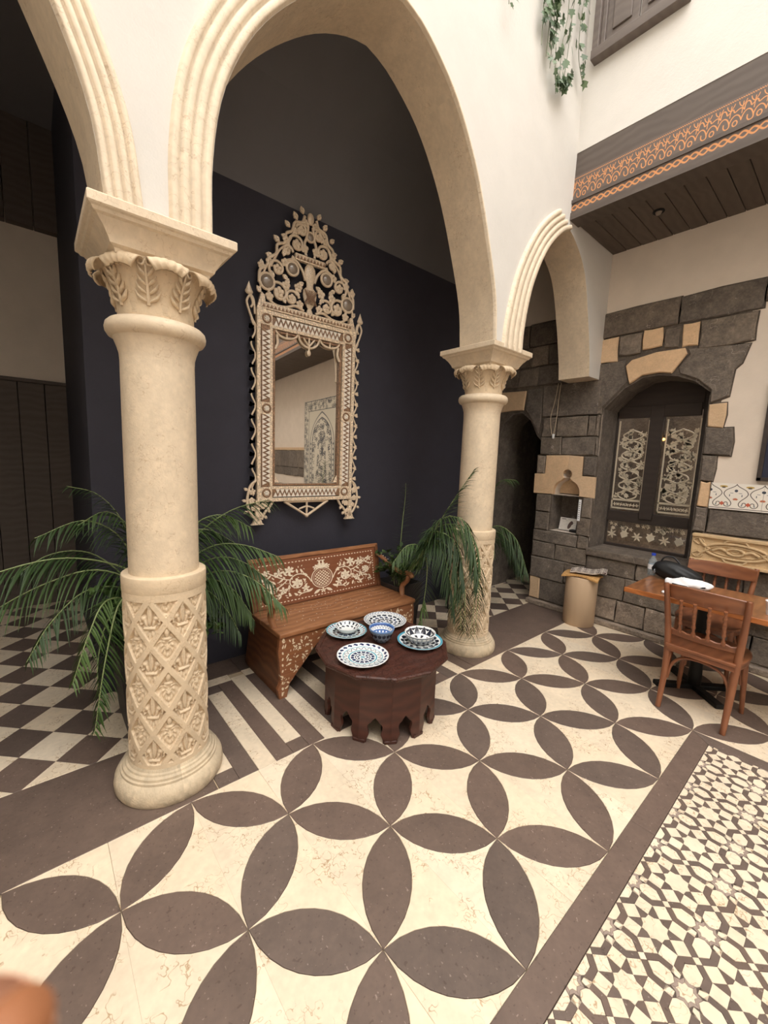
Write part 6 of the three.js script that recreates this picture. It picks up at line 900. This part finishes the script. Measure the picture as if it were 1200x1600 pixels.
// ---------------------------------------------------------------- ivy on the white wall
function ivy(name, label, strands, seed, n) {
  const r = rngOf(seed), t = thing(name, label, 'ivy', strands[0][0]), o = V3(...strands[0][0]), S = [], G = [[], [], []];
  for (const P of strands) { const Q = P.map(([x, y, z]) => [x - o.x, y - o.y, z - o.z]); S.push(tube(Q, 0.0026, 30, 4)); const c = curve(Q);
    for (let i = 0; i < n; i++) { const p = c.getPointAt(clamp(r() * 1.02, 0, 1)), l = 0.026 + r() * 0.03; const s = new THREE.Shape([V2(0, 0), V2(l * 0.5, l * 0.05), V2(l * 0.42, l * 0.4), V2(l * 0.62, l * 0.62), V2(l * 0.2, l * 0.7), V2(0, l * 1.2), V2(-l * 0.2, l * 0.7), V2(-l * 0.62, l * 0.62), V2(-l * 0.42, l * 0.4), V2(-l * 0.5, l * 0.05)]);
      G[Math.floor(r() * 3)].push(new THREE.ShapeGeometry(s).rotateZ(PI + (r() - 0.5) * 1.6).rotateX((r() - 0.5) * 1.1).rotateY((r() - 0.5) * 1.6).translate(p.x + (r() - 0.5) * 0.05, p.y + (r() - 0.5) * 0.05, p.z + 0.01 + r() * 0.04)); } }
  part('vine_stems', S, M.stem, t); G.forEach((g, i) => stuff('foliage', g, M.ivy[i], t));
}
ivy('hanging_ivy', 'green ivy hanging in long strands down the white wall beside the shuttered window', [
  [[3.06, 5.9, 0.0], [3.04, 5.2, 0.01], [3.05, 4.8, 0.0], [3.04, 4.53, 0.01]], [[3.12, 5.9, 0.01], [3.1, 5.2, 0.0], [3.12, 4.8, 0.01], [3.11, 4.5, 0.01]], [[3.18, 5.9, 0], [3.16, 5.2, 0.01], [3.18, 4.8, 0.01], [3.17, 4.46, 0.01]], [[3.22, 5.9, 0.01], [3.24, 5.2, 0.0], [3.21, 4.85, 0.01], [3.24, 4.55, 0.01], [3.26, 4.34, 0.02]], [[3.3, 5.9, 0.01], [3.31, 5.3, 0.01], [3.36, 4.95, 0.01], [3.31, 4.68, 0.01], [3.3, 4.42, 0.02]], [[3.44, 5.9, 0.01], [3.45, 5.2, 0.01], [3.42, 4.95, 0.01], [3.4, 4.7, 0.01], [3.36, 4.5, 0.02]], [[3.58, 5.9, 0.0], [3.6, 5.3, 0.01], [3.55, 5.0, 0.01], [3.57, 4.75, 0.01], [3.66, 4.6, 0.02]], [[3.25, 4.4, 0.01], [3.3, 4.45, 0.02], [3.36, 4.44, 0.01], [3.4, 4.52, 0.01]], [[3.14, 5.0, 0.01], [3.12, 4.75, 0.02], [3.15, 4.6, 0.01]]], 3, 46);
ivy('hanging_ivy', 'short tuft of ivy tips on the white wall, left of the long ivy', [[[2.62, 5.3, 0.0], [2.63, 4.9, 0.0], [2.64, 4.52, 0.01]], [[2.7, 5.3, 0.0], [2.69, 4.9, 0.01], [2.7, 4.6, 0.01]]], 12, 20);

// ---------------------------------------------------------------- a finger of the photographer, close before the lens
{
  const R = new THREE.Matrix4().makeRotationFromEuler(camera.rotation);
  const skin = phys({ color: '#8f5a38', roughness: 0.65, sheen: 0.2, sheenColor: new THREE.Color('#e8b08a') });
  const t = thing('finger', 'blurred fingertip of the person holding the camera, at the lower left corner', 'finger', [0.1662, 1.5487, 1.7917]);
  t.setRotationFromMatrix(R);
  const body = limb([[0.0055, 0.0035, 0.0], [0.002, -0.001, 0.0], [-0.006, -0.012, 0.001], [-0.016, -0.03, 0.004], [-0.02, -0.052, 0.012], [-0.018, -0.075, 0.026]], [0.004, 0.0078, 0.009, 0.0095, 0.0098, 0.0102], 40, 20, 0.9);
  part('finger_flesh', body, skin, t);
  const nail = new THREE.SphereGeometry(1, 16, 10, 0, TAU, 0, PI / 2).scale(0.0052, 0.0016, 0.0066).rotateX(-PI / 2 + 0.1).rotateZ(0.6).translate(-0.0015, -0.0035, -0.0066);
  part('finger_nail', nail, phys({ color: '#dba98c', roughness: 0.3, clearcoat: 0.4 }), t);
}

scene.traverse((o) => { if (o.isMesh || o.isLight) { o.castShadow = true; o.receiveShadow = true; } });
renderer.render(scene, camera);
